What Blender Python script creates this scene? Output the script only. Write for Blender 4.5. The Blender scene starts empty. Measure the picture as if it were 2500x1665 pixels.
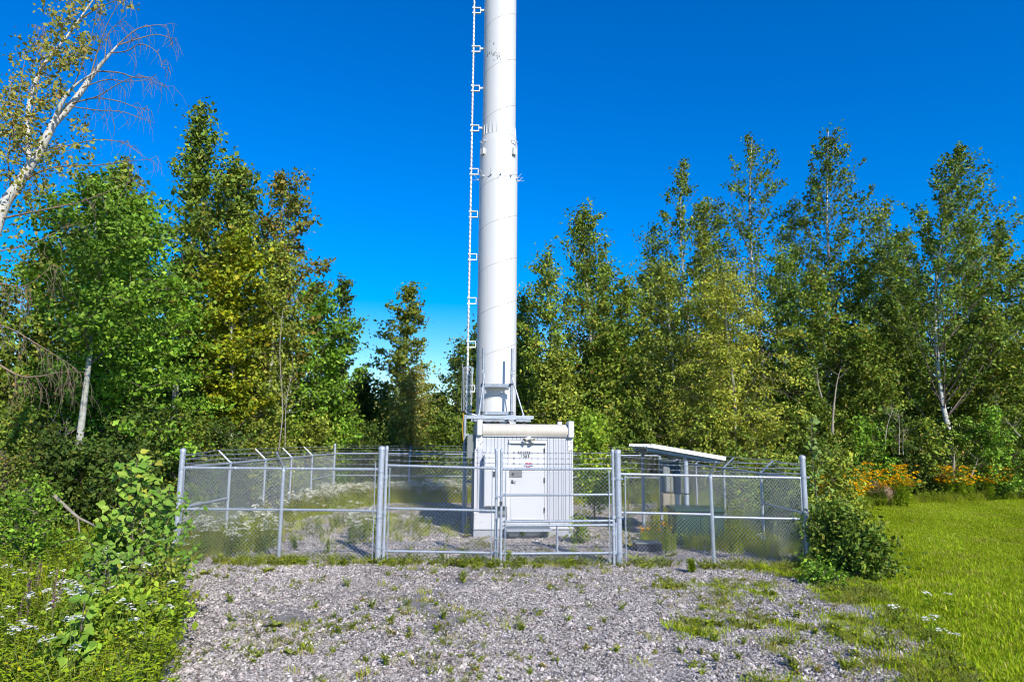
import bpy, math, random
import numpy as np
from mathutils import Vector, Matrix, noise as mnoise

random.seed(7)
RNG = np.random.default_rng(11)
R = math.radians
C = bpy.context.scene.collection
SC = bpy.context.scene

# ------------------------------------------------------------------ camera, sky, sun, exposure
FPX = 1667.0                       # focal length in pixels of the 2500 px wide photograph
PITCH, ROLL, CAM_H = R(8.22), R(0.46), 2.5
_f = Vector((0, math.cos(PITCH), math.sin(PITCH)))
_u0 = Vector((0, -math.sin(PITCH), math.cos(PITCH)))
_r0 = Vector((1, 0, 0))
CAM_R = _r0 * math.cos(ROLL) + _u0 * math.sin(ROLL)
CAM_U = _u0 * math.cos(ROLL) - _r0 * math.sin(ROLL)
CAM_F = _f
CAM_P = Vector((0, 0, CAM_H))
cam_data = bpy.data.cameras.new('camera')
cam_data.sensor_width = 36.0
cam_data.lens = 36.0 * FPX / 2500.0
cam_data.clip_start, cam_data.clip_end = 0.1, 2000.0
cam = bpy.data.objects.new('camera', cam_data)
C.objects.link(cam)
m = Matrix.Identity(4)
for i in range(3):
    m[i][0], m[i][1], m[i][2], m[i][3] = CAM_R[i], CAM_U[i], -CAM_F[i], CAM_P[i]
cam.matrix_world = m
SC.camera = cam

SUN_EL, SUN_AZ = R(34.0), R(28.0)       # the sun stands behind the camera, 28 degrees to its right
world = bpy.data.worlds.new('World')
SC.world = world
world.use_nodes = True
wn = world.node_tree
wn.nodes.clear()
sky = wn.nodes.new('ShaderNodeTexSky')
sky.sky_type = 'NISHITA'
sky.sun_disc = False
sky.sun_elevation = SUN_EL
sky.sun_rotation = R(180 - 28)
sky.altitude = 200.0
sky.air_density, sky.dust_density, sky.ozone_density = 1.25, 0.0, 6.0
hsv = wn.nodes.new('ShaderNodeHueSaturation')
hsv.inputs['Hue'].default_value = 0.514
hsv.inputs['Saturation'].default_value = 1.55
hsv.inputs['Value'].default_value = 1.0
bg = wn.nodes.new('ShaderNodeBackground')
bg.inputs['Strength'].default_value = 0.138
wo = wn.nodes.new('ShaderNodeOutputWorld')
wn.links.new(sky.outputs[0], hsv.inputs['Color'])
wn.links.new(hsv.outputs[0], bg.inputs['Color'])
wn.links.new(bg.outputs[0], wo.inputs['Surface'])

sun_d = bpy.data.lights.new('sun', 'SUN')
sun_d.energy = 4.5
sun_d.angle = R(0.5)
sun_d.color = (1.0, 0.94, 0.84)
sun = bpy.data.objects.new('sun', sun_d)
C.objects.link(sun)
SUN_DIR = Vector((math.sin(SUN_AZ) * math.cos(SUN_EL), -math.cos(SUN_AZ) * math.cos(SUN_EL), math.sin(SUN_EL)))
sun.rotation_euler = SUN_DIR.to_track_quat('Z', 'Y').to_euler()
sun.location = SUN_DIR * 60

SC.view_settings.view_transform = 'Standard'
SC.view_settings.look = 'None'
SC.view_settings.exposure = 0.4
SC.view_settings.gamma = 1.0
SC.view_settings.use_curve_mapping = False
SC.render.engine = 'CYCLES'
SC.cycles.max_bounces = 6
SC.cycles.pixel_filter_type = 'BLACKMAN_HARRIS'
SC.cycles.filter_width = 1.0
SC.cycles.diffuse_bounces = 3
SC.cycles.transmission_bounces = 3
SC.cycles.transparent_max_bounces = 4

# ------------------------------------------------------------------ where things stand
def ray(x, y):
    return (CAM_F + CAM_R * ((x - 1250) / FPX) + CAM_U * ((832.5 - y) / FPX))
def G(x, y, z=0.0):
    d = ray(x, y)
    return CAM_P + d * ((z - CAM_H) / d.z)
def at(x, y, Y):
    d = ray(x, y)
    return CAM_P + d * (Y / d.y)

# ------------------------------------------------------------------ materials
MATS = {}
def mat(name, col, rough=0.6, metal=0.0, var=0.12, scale=6.0, bump=0.0, bscale=40.0, spec=0.4, stretch=(1, 1, 1), dirt=None, dirt_amt=0.0):
    if name in MATS: return MATS[name]
    M = bpy.data.materials.new(name)
    M.use_nodes = True
    n, l = M.node_tree.nodes, M.node_tree.links
    b = n['Principled BSDF']
    b.inputs['Roughness'].default_value = rough
    b.inputs['Metallic'].default_value = metal
    b.inputs['Specular IOR Level'].default_value = spec
    tc = n.new('ShaderNodeTexCoord')
    mp = n.new('ShaderNodeMapping')
    mp.inputs['Scale'].default_value = stretch
    l.new(tc.outputs['Object'], mp.inputs['Vector'])
    nz = n.new('ShaderNodeTexNoise')
    nz.inputs['Scale'].default_value = scale
    nz.inputs['Detail'].default_value = 6.0
    nz.inputs['Roughness'].default_value = 0.65
    l.new(mp.outputs[0], nz.inputs['Vector'])
    rp = n.new('ShaderNodeValToRGB')
    e = rp.color_ramp.elements
    e[0].position, e[1].position = 0.3, 0.7
    e[0].color = tuple(max(0, c * (1 - var)) for c in col) + (1,)
    e[1].color = tuple(min(1, c * (1 + var)) for c in col) + (1,)
    l.new(nz.outputs['Fac'], rp.inputs['Fac'])
    out = rp.outputs['Color']
    if dirt:
        n2 = n.new('ShaderNodeTexNoise')
        n2.inputs['Scale'].default_value = scale * 2.3
        n2.inputs['Detail'].default_value = 8.0
        l.new(mp.outputs[0], n2.inputs['Vector'])
        r2 = n.new('ShaderNodeValToRGB')
        r2.color_ramp.elements[0].position = 0.62 - dirt_amt * 0.2
        r2.color_ramp.elements[1].position = 0.72
        l.new(n2.outputs['Fac'], r2.inputs['Fac'])
        mx = n.new('ShaderNodeMix')
        mx.data_type = 'RGBA'
        mx.inputs['B'].default_value = tuple(dirt) + (1,)
        mm = n.new('ShaderNodeMath')
        mm.operation = 'MULTIPLY'
        mm.inputs[1].default_value = dirt_amt
        l.new(r2.outputs['Color'], mm.inputs[0])
        l.new(mm.outputs[0], mx.inputs['Factor'])
        l.new(out, mx.inputs['A'])
        out = mx.outputs['Result']
    l.new(out, b.inputs['Base Color'])
    if bump:
        n3 = n.new('ShaderNodeTexNoise')
        n3.inputs['Scale'].default_value = bscale
        n3.inputs['Detail'].default_value = 4.0
        l.new(mp.outputs[0], n3.inputs['Vector'])
        bp = n.new('ShaderNodeBump')
        bp.inputs['Strength'].default_value = bump
        bp.inputs['Distance'].default_value = 0.02
        l.new(n3.outputs['Fac'], bp.inputs['Height'])
        l.new(bp.outputs[0], b.inputs['Normal'])
    MATS[name] = M
    return M

def foliage_mat(name, trans=0.28, rough=0.45, spec=0.35, gain=1.0):
    M = bpy.data.materials.new(name)
    M.use_nodes = True
    n, l = M.node_tree.nodes, M.node_tree.links
    b = n['Principled BSDF']
    b.inputs['Roughness'].default_value = rough
    b.inputs['Specular IOR Level'].default_value = spec
    a = n.new('ShaderNodeAttribute')
    a.attribute_name = 'tint'
    oi = n.new('ShaderNodeObjectInfo')
    mr = n.new('ShaderNodeMapRange')
    mr.inputs['To Min'].default_value = 0.82 * gain
    mr.inputs['To Max'].default_value = 1.18 * gain
    l.new(oi.outputs['Random'], mr.inputs['Value'])
    vm = n.new('ShaderNodeVectorMath')
    vm.operation = 'SCALE'
    l.new(a.outputs['Color'], vm.inputs[0])
    l.new(mr.outputs[0], vm.inputs['Scale'])
    l.new(vm.outputs[0], b.inputs['Base Color'])
    tr = n.new('ShaderNodeBsdfTranslucent')
    v2 = n.new('ShaderNodeVectorMath')
    v2.operation = 'MULTIPLY'
    v2.inputs[1].default_value = (1.25, 1.15, 0.5)
    l.new(vm.outputs[0], v2.inputs[0])
    l.new(v2.outputs[0], tr.inputs['Color'])
    mx = n.new('ShaderNodeMixShader')
    mx.inputs['Fac'].default_value = trans
    l.new(b.outputs[0], mx.inputs[1])
    l.new(tr.outputs[0], mx.inputs[2])
    l.new(mx.outputs[0], n['Material Output'].inputs['Surface'])
    MATS[name] = M
    return M

def tint_mat(name, rough=0.8, spec=0.3):
    M = bpy.data.materials.new(name)
    M.use_nodes = True
    n, l = M.node_tree.nodes, M.node_tree.links
    b = n['Principled BSDF']
    b.inputs['Roughness'].default_value = rough
    b.inputs['Specular IOR Level'].default_value = spec
    a = n.new('ShaderNodeAttribute')
    a.attribute_name = 'tint'
    l.new(a.outputs['Color'], b.inputs['Base Color'])
    MATS[name] = M
    return M

LEAF = foliage_mat('leaf', 0.2, 0.55, 0.14, 2.35)
HERB = foliage_mat('herb', 0.22, 0.75, 0.06, 2.15)
STONE = tint_mat('limestone')
GALV = mat('galvanised_steel', (0.42, 0.46, 0.52), 0.42, 0.35, 0.18, 14, spec=0.5)
GALV_DULL = mat('weathered_galvanised_steel', (0.30, 0.345, 0.40), 0.55, 0.3, 0.25, 9, spec=0.5)
WIRE = mat('galvanised_wire', (0.52, 0.56, 0.60), 0.45, 0.3, 0.1, 20)
WIRE_OLD = mat('barbed_wire_steel', (0.30, 0.32, 0.36), 0.5, 0.4, 0.2, 20)
WHITE = mat('white_paint', (0.61, 0.61, 0.605), 0.42, 0.0, 0.03, 2.0, stretch=(2, 2, 0.15), dirt=(0.42, 0.40, 0.36), dirt_amt=0.22)
SEAM = mat('weld_seam_paint', (0.36, 0.36, 0.35), 0.5, 0, 0.15, 3)
SIDING = mat('siding_paint', (0.50, 0.51, 0.54), 0.55, 0.0, 0.05, 3, stretch=(4, 4, 0.4), dirt=(0.42, 0.41, 0.39), dirt_amt=0.15)
PANEL_WHITE = mat('white_panel_paint', (0.60, 0.60, 0.61), 0.45, 0, 0.03, 3, dirt=(0.5, 0.48, 0.44), dirt_amt=0.15)
BEIGE = mat('beige_membrane', (0.56, 0.515, 0.44), 0.6, 0, 0.10, 2.5, stretch=(6, 1, 1), dirt=(0.42, 0.35, 0.26), dirt_amt=0.35)
CONCRETE = mat('grey_concrete', (0.36, 0.38, 0.41), 0.85, 0, 0.15, 7, bump=0.3, dirt=(0.2, 0.19, 0.17), dirt_amt=0.3)
DARK = mat('black_metal', (0.025, 0.027, 0.03), 0.5, 0.2, 0.2, 10)
STEEL = mat('brushed_steel_plate', (0.22, 0.22, 0.215), 0.5, 0.3, 0.12, 8, stretch=(1, 1, 12))
BOLT = mat('dark_bolt', (0.09, 0.09, 0.10), 0.5, 0.5, 0.2, 10)
DGREEN = mat('dark_green_paint', (0.022, 0.058, 0.045), 0.4, 0, 0.15, 4, dirt=(0.08, 0.09, 0.07), dirt_amt=0.3)
GREYBOX = mat('grey_box_paint', (0.20, 0.22, 0.215), 0.5, 0, 0.12, 5)
TANBOX = mat('tan_box_paint', (0.27, 0.24, 0.18), 0.55, 0, 0.12, 5)
SLATE = mat('slate_box_paint', (0.11, 0.16, 0.20), 0.45, 0, 0.12, 5)
WHITE_METAL = mat('white_sheet_metal', (0.78, 0.79, 0.80), 0.35, 0.1, 0.04, 3)
LAMP = mat('cream_plastic', (0.62, 0.58, 0.48), 0.4, 0, 0.08, 10)
RED = mat('red_print', (0.50, 0.12, 0.16), 0.6, 0, 0.08, 10)
BLUE = mat('blue_print', (0.03, 0.07, 0.22), 0.6, 0, 0.08, 10)
BLACK = mat('black_print', (0.015, 0.015, 0.018), 0.6, 0, 0.05, 10)
YELLOW = mat('yellow_cable', (0.55, 0.33, 0.02), 0.5, 0, 0.1, 10)
BIRCH = mat('birch_bark', (0.56, 0.54, 0.50), 0.75, 0, 0.12, 5, stretch=(1, 1, 5), bump=0.2, bscale=20, dirt=(0.10, 0.09, 0.08), dirt_amt=0.42)
ASPEN = mat('aspen_bark', (0.37, 0.37, 0.31), 0.8, 0, 0.2, 4, stretch=(1, 1, 3.5), bump=0.25, bscale=18, dirt=(0.07, 0.06, 0.05), dirt_amt=0.5)
BARK = mat('brown_bark', (0.13, 0.105, 0.08), 0.85, 0, 0.35, 9, stretch=(1, 1, 0.4), bump=0.4)
TWIG = mat('twig_bark', (0.16, 0.12, 0.10), 0.8, 0, 0.3, 9)
DEADWOOD = mat('dead_wood', (0.28, 0.24, 0.19), 0.85, 0, 0.3, 6, stretch=(1, 1, 0.5), bump=0.3)

# ------------------------------------------------------------------ mesh building
class MB:
    """Collects polygons; build() links them as one mesh object."""
    def __init__(self):
        self.v, self.f, self.t = [], [], []
    def add(self, vs, fs, tint=None):
        o = len(self.v)
        self.v.extend([tuple(p) for p in vs])
        for f in fs:
            self.f.append(tuple(i + o for i in f))
            self.t.append(tint or (0.5, 0.5, 0.5))
    def box(self, lo, hi, tint=None, M=None):
        x0, y0, z0 = lo; x1, y1, z1 = hi
        vs = [Vector(p) for p in ((x0,y0,z0),(x1,y0,z0),(x1,y1,z0),(x0,y1,z0),(x0,y0,z1),(x1,y0,z1),(x1,y1,z1),(x0,y1,z1))]
        if M is not None: vs = [M @ p for p in vs]
        self.add(vs, [(0,3,2,1),(4,5,6,7),(0,1,5,4),(1,2,6,5),(2,3,7,6),(3,0,4,7)], tint)
    def bbox(self, lo, hi, b=0.012, tint=None):
        """box with its upright and top edges chamfered"""
        x0, y0, z0 = lo; x1, y1, z1 = hi
        ring = lambda i, z: [(x0+b+i,y0+i,z),(x1-b-i,y0+i,z),(x1-i,y0+b+i,z),(x1-i,y1-b-i,z),(x1-b-i,y1-i,z),(x0+b+i,y1-i,z),(x0+i,y1-b-i,z),(x0+i,y0+b+i,z)]
        rs = [ring(b, z0), ring(0, z0 + b), ring(0, z1 - b), ring(b, z1)]
        vs = [p for r in rs for p in r]
        fs = []
        for k in range(3):
            for i in range(8):
                j = (i + 1) % 8
                fs.append((k*8+i, k*8+j, (k+1)*8+j, (k+1)*8+i))
        fs.append(tuple(range(7, -1, -1))); fs.append(tuple(range(24, 32)))
        self.add(vs, fs, tint)
    def tube(self, pts, r, seg=8, cap=True, tint=None):
        pts = [Vector(p) for p in pts]
        n = len(pts)
        rs = r if isinstance(r, (list, tuple)) else [r] * n
        vs, fs = [], []
        up = None
        for i in range(n):
            d = (pts[min(i+1, n-1)] - pts[max(i-1, 0)])
            if d.length < 1e-9: d = Vector((0, 0, 1))
            d.normalize()
            if up is None:
                up = Vector((0, 0, 1)) if abs(d.z) < 0.9 else Vector((1, 0, 0))
            a = d.cross(up)
            if a.length < 1e-6: a = d.cross(Vector((0.3, 1, 0.2)))
            a.normalize(); b = a.cross(d); up = b if n > 2 else up
            for k in range(seg):
                t = 2 * math.pi * k / seg
                vs.append(pts[i] + (a * math.cos(t) + b * math.sin(t)) * rs[i])
        for i in range(n - 1):
            for k in range(seg):
                j = (k + 1) % seg
                fs.append((i*seg+k, i*seg+j, (i+1)*seg+j, (i+1)*seg+k))
        if cap:
            fs.append(tuple(range(seg - 1, -1, -1)))
            fs.append(tuple(range((n-1)*seg, n*seg)))
        self.add(vs, fs, tint)
    def lathe(self, prof, seg=16, c=(0, 0, 0), tint=None, cap=True):
        vs, fs = [], []
        n = len(prof)
        for (r, z) in prof:
            for k in range(seg):
                t = 2 * math.pi * k / seg
                vs.append((c[0] + r * math.cos(t), c[1] + r * math.sin(t), c[2] + z))
        for i in range(n - 1):
            for k in range(seg):
                j = (k + 1) % seg
                fs.append((i*seg+k, i*seg+j, (i+1)*seg+j, (i+1)*seg+k))
        if cap:
            fs.append(tuple(range(seg - 1, -1, -1)))
            fs.append(tuple(range((n-1)*seg, n*seg)))
        self.add(vs, fs, tint)
    def prism(self, outline, h0, h1, M, tint=None):
        """outline (a, b) extruded from h0 to h1; M maps (a, b, h)"""
        n = len(outline)
        vs = [M @ Vector((a, b, h0)) for a, b in outline] + [M @ Vector((a, b, h1)) for a, b in outline]
        fs = [tuple(range(n - 1, -1, -1)), tuple(range(n, 2 * n))]
        for i in range(n):
            j = (i + 1) % n
            fs.append((i, j, n + j, n + i))
        self.add(vs, fs, tint)
    def mesh(self, name, material, tints=False, smooth=False):
        me = bpy.data.meshes.new(name)
        me.from_pydata(self.v, [], self.f)
        if tints:
            a = me.attributes.new('tint', 'FLOAT_COLOR', 'FACE')
            arr = np.ones((len(self.f), 4), dtype=np.float32)
            arr[:, :3] = np.array(self.t, dtype=np.float32)
            a.data.foreach_set('color', arr.ravel())
        me.materials.append(material)
        if smooth:
            me.polygons.foreach_set('use_smooth', [True] * len(me.polygons))
            try: me.set_sharp_from_angle(angle=R(40))
            except Exception: pass
        me.update()
        return me
    def build(self, name, material, parent=None, tints=False, smooth=False, kind=None):
        return link(name, self.mesh(name, material, tints, smooth), parent, kind)

def link(name, data, parent=None, kind=None):
    o = bpy.data.objects.new(name, data)
    C.objects.link(o)
    if parent is not None: o.parent = parent
    if kind: o['kind'] = kind
    return o
def tag(o, label=None, cat=None, group=None, kind=None):
    if label: o['label'] = label
    if cat: o['category'] = cat
    if group: o['group'] = group
    if kind: o['kind'] = kind
    return o
def empty(name, loc=(0, 0, 0), rz=0.0, label=None, cat=None, group=None):
    o = bpy.data.objects.new(name, None)
    o.empty_display_size = 0.2
    C.objects.link(o)
    o.location = loc
    o.rotation_euler = (0, 0, rz)
    return tag(o, label, cat, group)
def copy_thing(root, loc, rz=0.0, scale=1.0, label=None, group=None, kids=None):
    r = root.copy(); C.objects.link(r)
    r.location = loc; r.rotation_euler = (0, 0, rz)
    r.scale = (scale, scale, scale)
    if label: r['label'] = label
    if group: r['group'] = group
    for ch in (kids if kids is not None else list(root.children)):
        c = ch.copy(); C.objects.link(c); c.parent = r
        for g in ch.children:
            d = g.copy(); C.objects.link(d); d.parent = c
    return r
def quads_mesh(name, V, F, tint, material, extra=None):
    """V (n,3), F (m,4), tint (m,3) as numpy arrays -> mesh"""
    me = bpy.data.meshes.new(name)
    m_ = len(F)
    me.vertices.add(len(V)); me.vertices.foreach_set('co', np.asarray(V, np.float32).ravel())
    me.loops.add(m_ * 4); me.loops.foreach_set('vertex_index', np.asarray(F, np.int32).ravel())
    me.polygons.add(m_)
    me.polygons.foreach_set('loop_start', np.arange(0, m_ * 4, 4, dtype=np.int32))
    try: me.polygons.foreach_set('loop_total', np.full(m_, 4, np.int32))
    except Exception: pass
    if tint is not None:
        a = me.attributes.new('tint', 'FLOAT_COLOR', 'FACE')
        arr = np.ones((m_, 4), np.float32); arr[:, :3] = tint
        a.data.foreach_set('color', arr.ravel())
    me.materials.append(material)
    me.update(calc_edges=True)
    return me
# ------------------------------------------------------------------ ground sheets
def pip(px, py, poly):
    """vectorised point in polygon"""
    px, py = np.asarray(px), np.asarray(py)
    ins = np.zeros(px.shape, bool)
    n = len(poly)
    for i in range(n):
        x0, y0 = poly[i]; x1, y1 = poly[(i + 1) % n]
        c = ((y0 > py) != (y1 > py)) & (px < (x1 - x0) * (py - y0) / (y1 - y0 + 1e-12) + x0)
        ins ^= c
    return ins
def gp(*pts):
    return [tuple(G(x, y).to_2d()) for x, y in pts]

FY, BY = 14.35, 28.0                                   # front and back lines of the compound
FXL, FXR = at(434, 1250, FY).x, at(1968, 1250, FY).x
BXL, BXR = at(815, 1150, BY).x, 6.0
COMPOUND = [(FXL, FY), (FXR, FY), (BXR, BY), (BXL, BY)]
GRAVEL = gp((330, 1800), (385, 1665), (420, 1570), (525, 1480), (455, 1430), (425, 1372)) + [(FXL, FY + .2), (BXL, BY), (BXR, BY), (FXR + .1, FY - .1)] + \
    gp((2020, 1400), (2150, 1470), (2290, 1580), (2370, 1665), (2440, 1760), (2560, 1900), (250, 1900))
LAWN = gp((2560, 1900), (2440, 1760), (2370, 1665), (2290, 1580), (2150, 1470), (2040, 1400)) + [(7.6, FY + 1.0)] + gp((2075, 1262), (2130, 1240), (2250, 1228), (2500, 1220), (2900, 1210)) + [(45, 27.5), (45, 4)]

def wob(x, y, s=0.35, a=0.03):
    return a * mnoise.noise(Vector((x * s, y * s, 3.3)))
def hground(x, y):
    return wob(x, y) + 0.5 * wob(x, y, 1.3, 0.03)

def sheet(name, poly, step, z0, material):
    xs = [p[0] for p in poly]; ys = [p[1] for p in poly]
    nx, ny = int((max(xs) - min(xs)) / step) + 2, int((max(ys) - min(ys)) / step) + 2
    X = np.linspace(min(xs), max(xs), nx); Y = np.linspace(min(ys), max(ys), ny)
    XX, YY = np.meshgrid(X, Y)
    V = np.stack([XX.ravel(), YY.ravel(), np.array([hground(a, b) + z0 for a, b in zip(XX.ravel(), YY.ravel())])], 1)
    cx = (XX[:-1, :-1] + XX[1:, 1:]) / 2; cy = (YY[:-1, :-1] + YY[1:, 1:]) / 2
    ins = pip(cx, cy, poly).ravel()
    idx = np.arange(nx * ny).reshape(ny, nx)
    F = np.stack([idx[:-1, :-1].ravel(), idx[:-1, 1:].ravel(), idx[1:, 1:].ravel(), idx[1:, :-1].ravel()], 1)[ins]
    me = quads_mesh(name, V, F, None, material)
    me.polygons.foreach_set('use_smooth', [True] * len(me.polygons))
    return tag(link(name, me), kind='structure')

def ground_mat(name, cols, scales, bump):
    M = bpy.data.materials.new(name); M.use_nodes = True
    n, l = M.node_tree.nodes, M.node_tree.links
    b = n['Principled BSDF']; b.inputs['Roughness'].default_value = 0.95
    b.inputs['Specular IOR Level'].default_value = 0.15
    tc = n.new('ShaderNodeTexCoord')
    prev = None
    for (c0, c1), s in zip(cols, scales):
        nz = n.new('ShaderNodeTexNoise'); nz.inputs['Scale'].default_value = s; nz.inputs['Detail'].default_value = 5
        l.new(tc.outputs['Object'], nz.inputs['Vector'])
        rp = n.new('ShaderNodeValToRGB'); rp.color_ramp.elements[0].position = .36; rp.color_ramp.elements[1].position = .64
        rp.color_ramp.elements[0].color = c0 + (1,); rp.color_ramp.elements[1].color = c1 + (1,)
        l.new(nz.outputs['Fac'], rp.inputs['Fac'])
        if prev is None: prev = rp.outputs['Color']
        else:
            mx = n.new('ShaderNodeMix'); mx.data_type = 'RGBA'; mx.inputs['Factor'].default_value = .5
            l.new(prev, mx.inputs['A']); l.new(rp.outputs['Color'], mx.inputs['B']); prev = mx.outputs['Result']
    vo = n.new('ShaderNodeTexVoronoi'); vo.inputs['Scale'].default_value = 42
    l.new(tc.outputs['Object'], vo.inputs['Vector'])
    bp = n.new('ShaderNodeBump'); bp.inputs['Strength'].default_value = bump; bp.inputs['Distance'].default_value = .02
    l.new(vo.outputs['Distance'], bp.inputs['Height']); l.new(bp.outputs[0], b.inputs['Normal'])
    l.new(prev, b.inputs['Base Color'])
    return M
GRAVEL_M = ground_mat('gravel_bed', [((.20, .185, .17), (.27, .255, .24)), ((.12, .11, .10), (.31, .29, .27))], [1.1, 34], .8)
SOIL_M = ground_mat('weedy_soil', [((.05, .055, .02), (.10, .10, .035)), ((.03, .035, .015), (.12, .11, .05))], [.9, 14], .6)
TURF_M = ground_mat('turf_soil', [((.09, .13, .018), (.15, .19, .025)), ((.07, .10, .015), (.15, .18, .03))], [.5, 20], .5)

g = MB(); g.add([(-260, -60, -.09), (260, -60, -.09), (260, 420, -.09), (-260, 420, -.09)], [(0, 1, 2, 3)])
tag(g.build('ground', SOIL_M), kind='structure')
sheet('gravel_lot', GRAVEL, 0.16, 0.0, GRAVEL_M)
sheet('lawn', LAWN, 0.35, -0.012, TURF_M)
sheet('weedy_bank', [(-32, 4.5), (-1.6, 4.5)] + gp((330, 1800), (385, 1665), (420, 1570), (525, 1480), (455, 1430), (425, 1372)) + [(FXL, FY), (BXL, BY), (BXL, 32), (-32, 32)], 0.5, -0.03, SOIL_M)
sheet('wood_floor', [(BXL - .5, BY - .2), (BXR + .5, BY - .2), (9, 27.4), (45, 27.4), (45, 60), (-32, 60), (-32, 31.8), (BXL - .5, 31.8)], 0.8, -0.035, SOIL_M)

# ------------------------------------------------------------------ scatter by geometry nodes (only for what nobody could count)
def scatter(name, protos, pts, rot, scl, idx, label=None, kind='stuff'):
    me = bpy.data.meshes.new(name)
    n = len(pts)
    me.vertices.add(n); me.vertices.foreach_set('co', np.asarray(pts, np.float32).ravel())
    for nm, ty, key, dat in (('rot', 'FLOAT_VECTOR', 'vector', rot), ('scl', 'FLOAT', 'value', scl), ('idx', 'INT', 'value', idx)):
        a = me.attributes.new(nm, ty, 'POINT'); a.data.foreach_set(key, np.asarray(dat, np.int32 if ty == 'INT' else np.float32).ravel())
    for p in protos: me.materials.append(p.materials[0])
    o = link(name, me, None, kind)
    t = bpy.data.node_groups.new(name, 'GeometryNodeTree')
    t.interface.new_socket('Geometry', in_out='INPUT', socket_type='NodeSocketGeometry')
    t.interface.new_socket('Geometry', in_out='OUTPUT', socket_type='NodeSocketGeometry')
    N, L = t.nodes, t.links
    gi, go = N.new('NodeGroupInput'), N.new('NodeGroupOutput')
    jn = N.new('GeometryNodeJoinGeometry')
    for p in reversed(protos):
        po = bpy.data.objects.new(p.name + '_source', p)
        oi = N.new('GeometryNodeObjectInfo'); oi.inputs['Object'].default_value = po
        g2 = N.new('GeometryNodeGeometryToInstance')
        L.new(oi.outputs['Geometry'], g2.inputs[0]); L.new(g2.outputs[0], jn.inputs[0])
    ip = N.new('GeometryNodeInstanceOnPoints'); ip.inputs['Pick Instance'].default_value = True
    def na(nm, ty):
        x = N.new('GeometryNodeInputNamedAttribute'); x.data_type = ty; x.inputs['Name'].default_value = nm
        return x.outputs[0]
    L.new(gi.outputs[0], ip.inputs['Points']); L.new(jn.outputs[0], ip.inputs['Instance'])
    L.new(na('idx', 'INT'), ip.inputs['Instance Index'])
    L.new(na('rot', 'FLOAT_VECTOR'), ip.inputs['Rotation'])
    L.new(na('scl', 'FLOAT'), ip.inputs['Scale'])
    L.new(ip.outputs[0], go.inputs[0])
    md = o.modifiers.new('scatter', 'NODES'); md.node_group = t
    if label: o['label'] = label
    return o
def sample(poly, n, dens=None):
    xs = [p[0] for p in poly]; ys = [p[1] for p in poly]
    out = []
    tot = 0
    while tot < n:
        x = RNG.uniform(min(xs), max(xs), n * 3); y = RNG.uniform(min(ys), max(ys), n * 3)
        k = pip(x, y, poly)
        if dens is not None: k &= RNG.random(len(x)) < dens(x, y)
        out.append(np.stack([x[k], y[k]], 1)); tot += k.sum()
    return np.concatenate(out)[:n]
def put(name, protos, xy, smin, smax, label=None, tilt=0.12, zoff=0.0, weights=None):
    n = len(xy)
    z = np.array([hground(a, b) for a, b in xy]) + zoff
    P = np.concatenate([xy, z[:, None]], 1)
    rot = np.stack([RNG.normal(0, tilt, n), RNG.normal(0, tilt, n), RNG.uniform(0, 6.283, n)], 1)
    return scatter(name, protos, P, rot, RNG.uniform(smin, smax, n), RNG.choice(len(protos), n, p=weights), label)
def npnoise(x, y, s, off=0.0):
    return np.array([mnoise.noise(Vector((a * s + off, b * s, 1.7 + off))) for a, b in zip(x, y)])

# gravel: patches of separate stones
def stone_patch(name, n, rad, s0, s1, warm=1.0, gain=1.0):
    b = MB()
    for i in range(n):
        a, rr = RNG.uniform(0, 6.283), rad * math.sqrt(RNG.random())
        s = RNG.uniform(s0, s1) * (1.5 if RNG.random() < .08 else 1)
        c = Vector((rr * math.cos(a), rr * math.sin(a), s * .18))
        base = RNG.uniform(.15, .40) if RNG.random() < .72 else (RNG.uniform(.05, .13) if RNG.random() < .75 else RNG.uniform(.42, .6))
        tn = (base * RNG.uniform(1.17, 1.25), base * RNG.uniform(1.08, 1.13), base * RNG.uniform(.98, 1.08))
        tn = (min(.75, tn[0] * gain * warm), min(.75, tn[1] * gain), min(.75, tn[2] * gain / warm))
        if RNG.random() < .006: tn = (.28, .16, .12)
        ax = [Vector(RNG.normal(0, 1, 3)).normalized()]
        q = ax[0].to_track_quat('Z', 'Y')
        k = [(.55*s, 0, 0), (.05*s, .5*s, .03*s), (-.5*s, .05*s, 0), (0, -.45*s, .04*s), (0, 0, .34*s), (.05*s, 0, -.33*s)]
        vs = []
        for p in k:
            p = q @ (Vector(p) * RNG.uniform(.75, 1.25)); vs.append(c + Vector((p.x, p.y, p.z * .8)))
        b.add(vs, [(0,1,4),(1,2,4),(2,3,4),(3,0,4),(1,0,5),(2,1,5),(3,2,5),(0,3,5)], tn)
    return b.mesh(name, STONE, True)
gravel_protos = [stone_patch('gravel_patch', 190, .34, .014, .040) for _ in range(4)] + [stone_patch('gravel_patch', 190, .34, .012, .03, 1.06, 1.1), stone_patch('gravel_patch', 170, .34, .016, .05, 1.03, 1.22), stone_patch('gravel_patch', 200, .34, .012, .032, 1.05, .82)]
def gdens(x, y):
    worn = np.clip(1.15 - 1.1 * np.clip(npnoise(x, y * .45, .55, 8.0), 0, 1) * 1.6, .12, 1)
    return np.clip(1.25 - (y - 6) / 16.0, .15, 1.0) * worn
xy = sample(GRAVEL, 4700, gdens)
put('gravel', gravel_protos, xy, .85, 1.2, 'loose grey limestone gravel covering the lot and the compound', 0.03, -.004)
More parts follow.
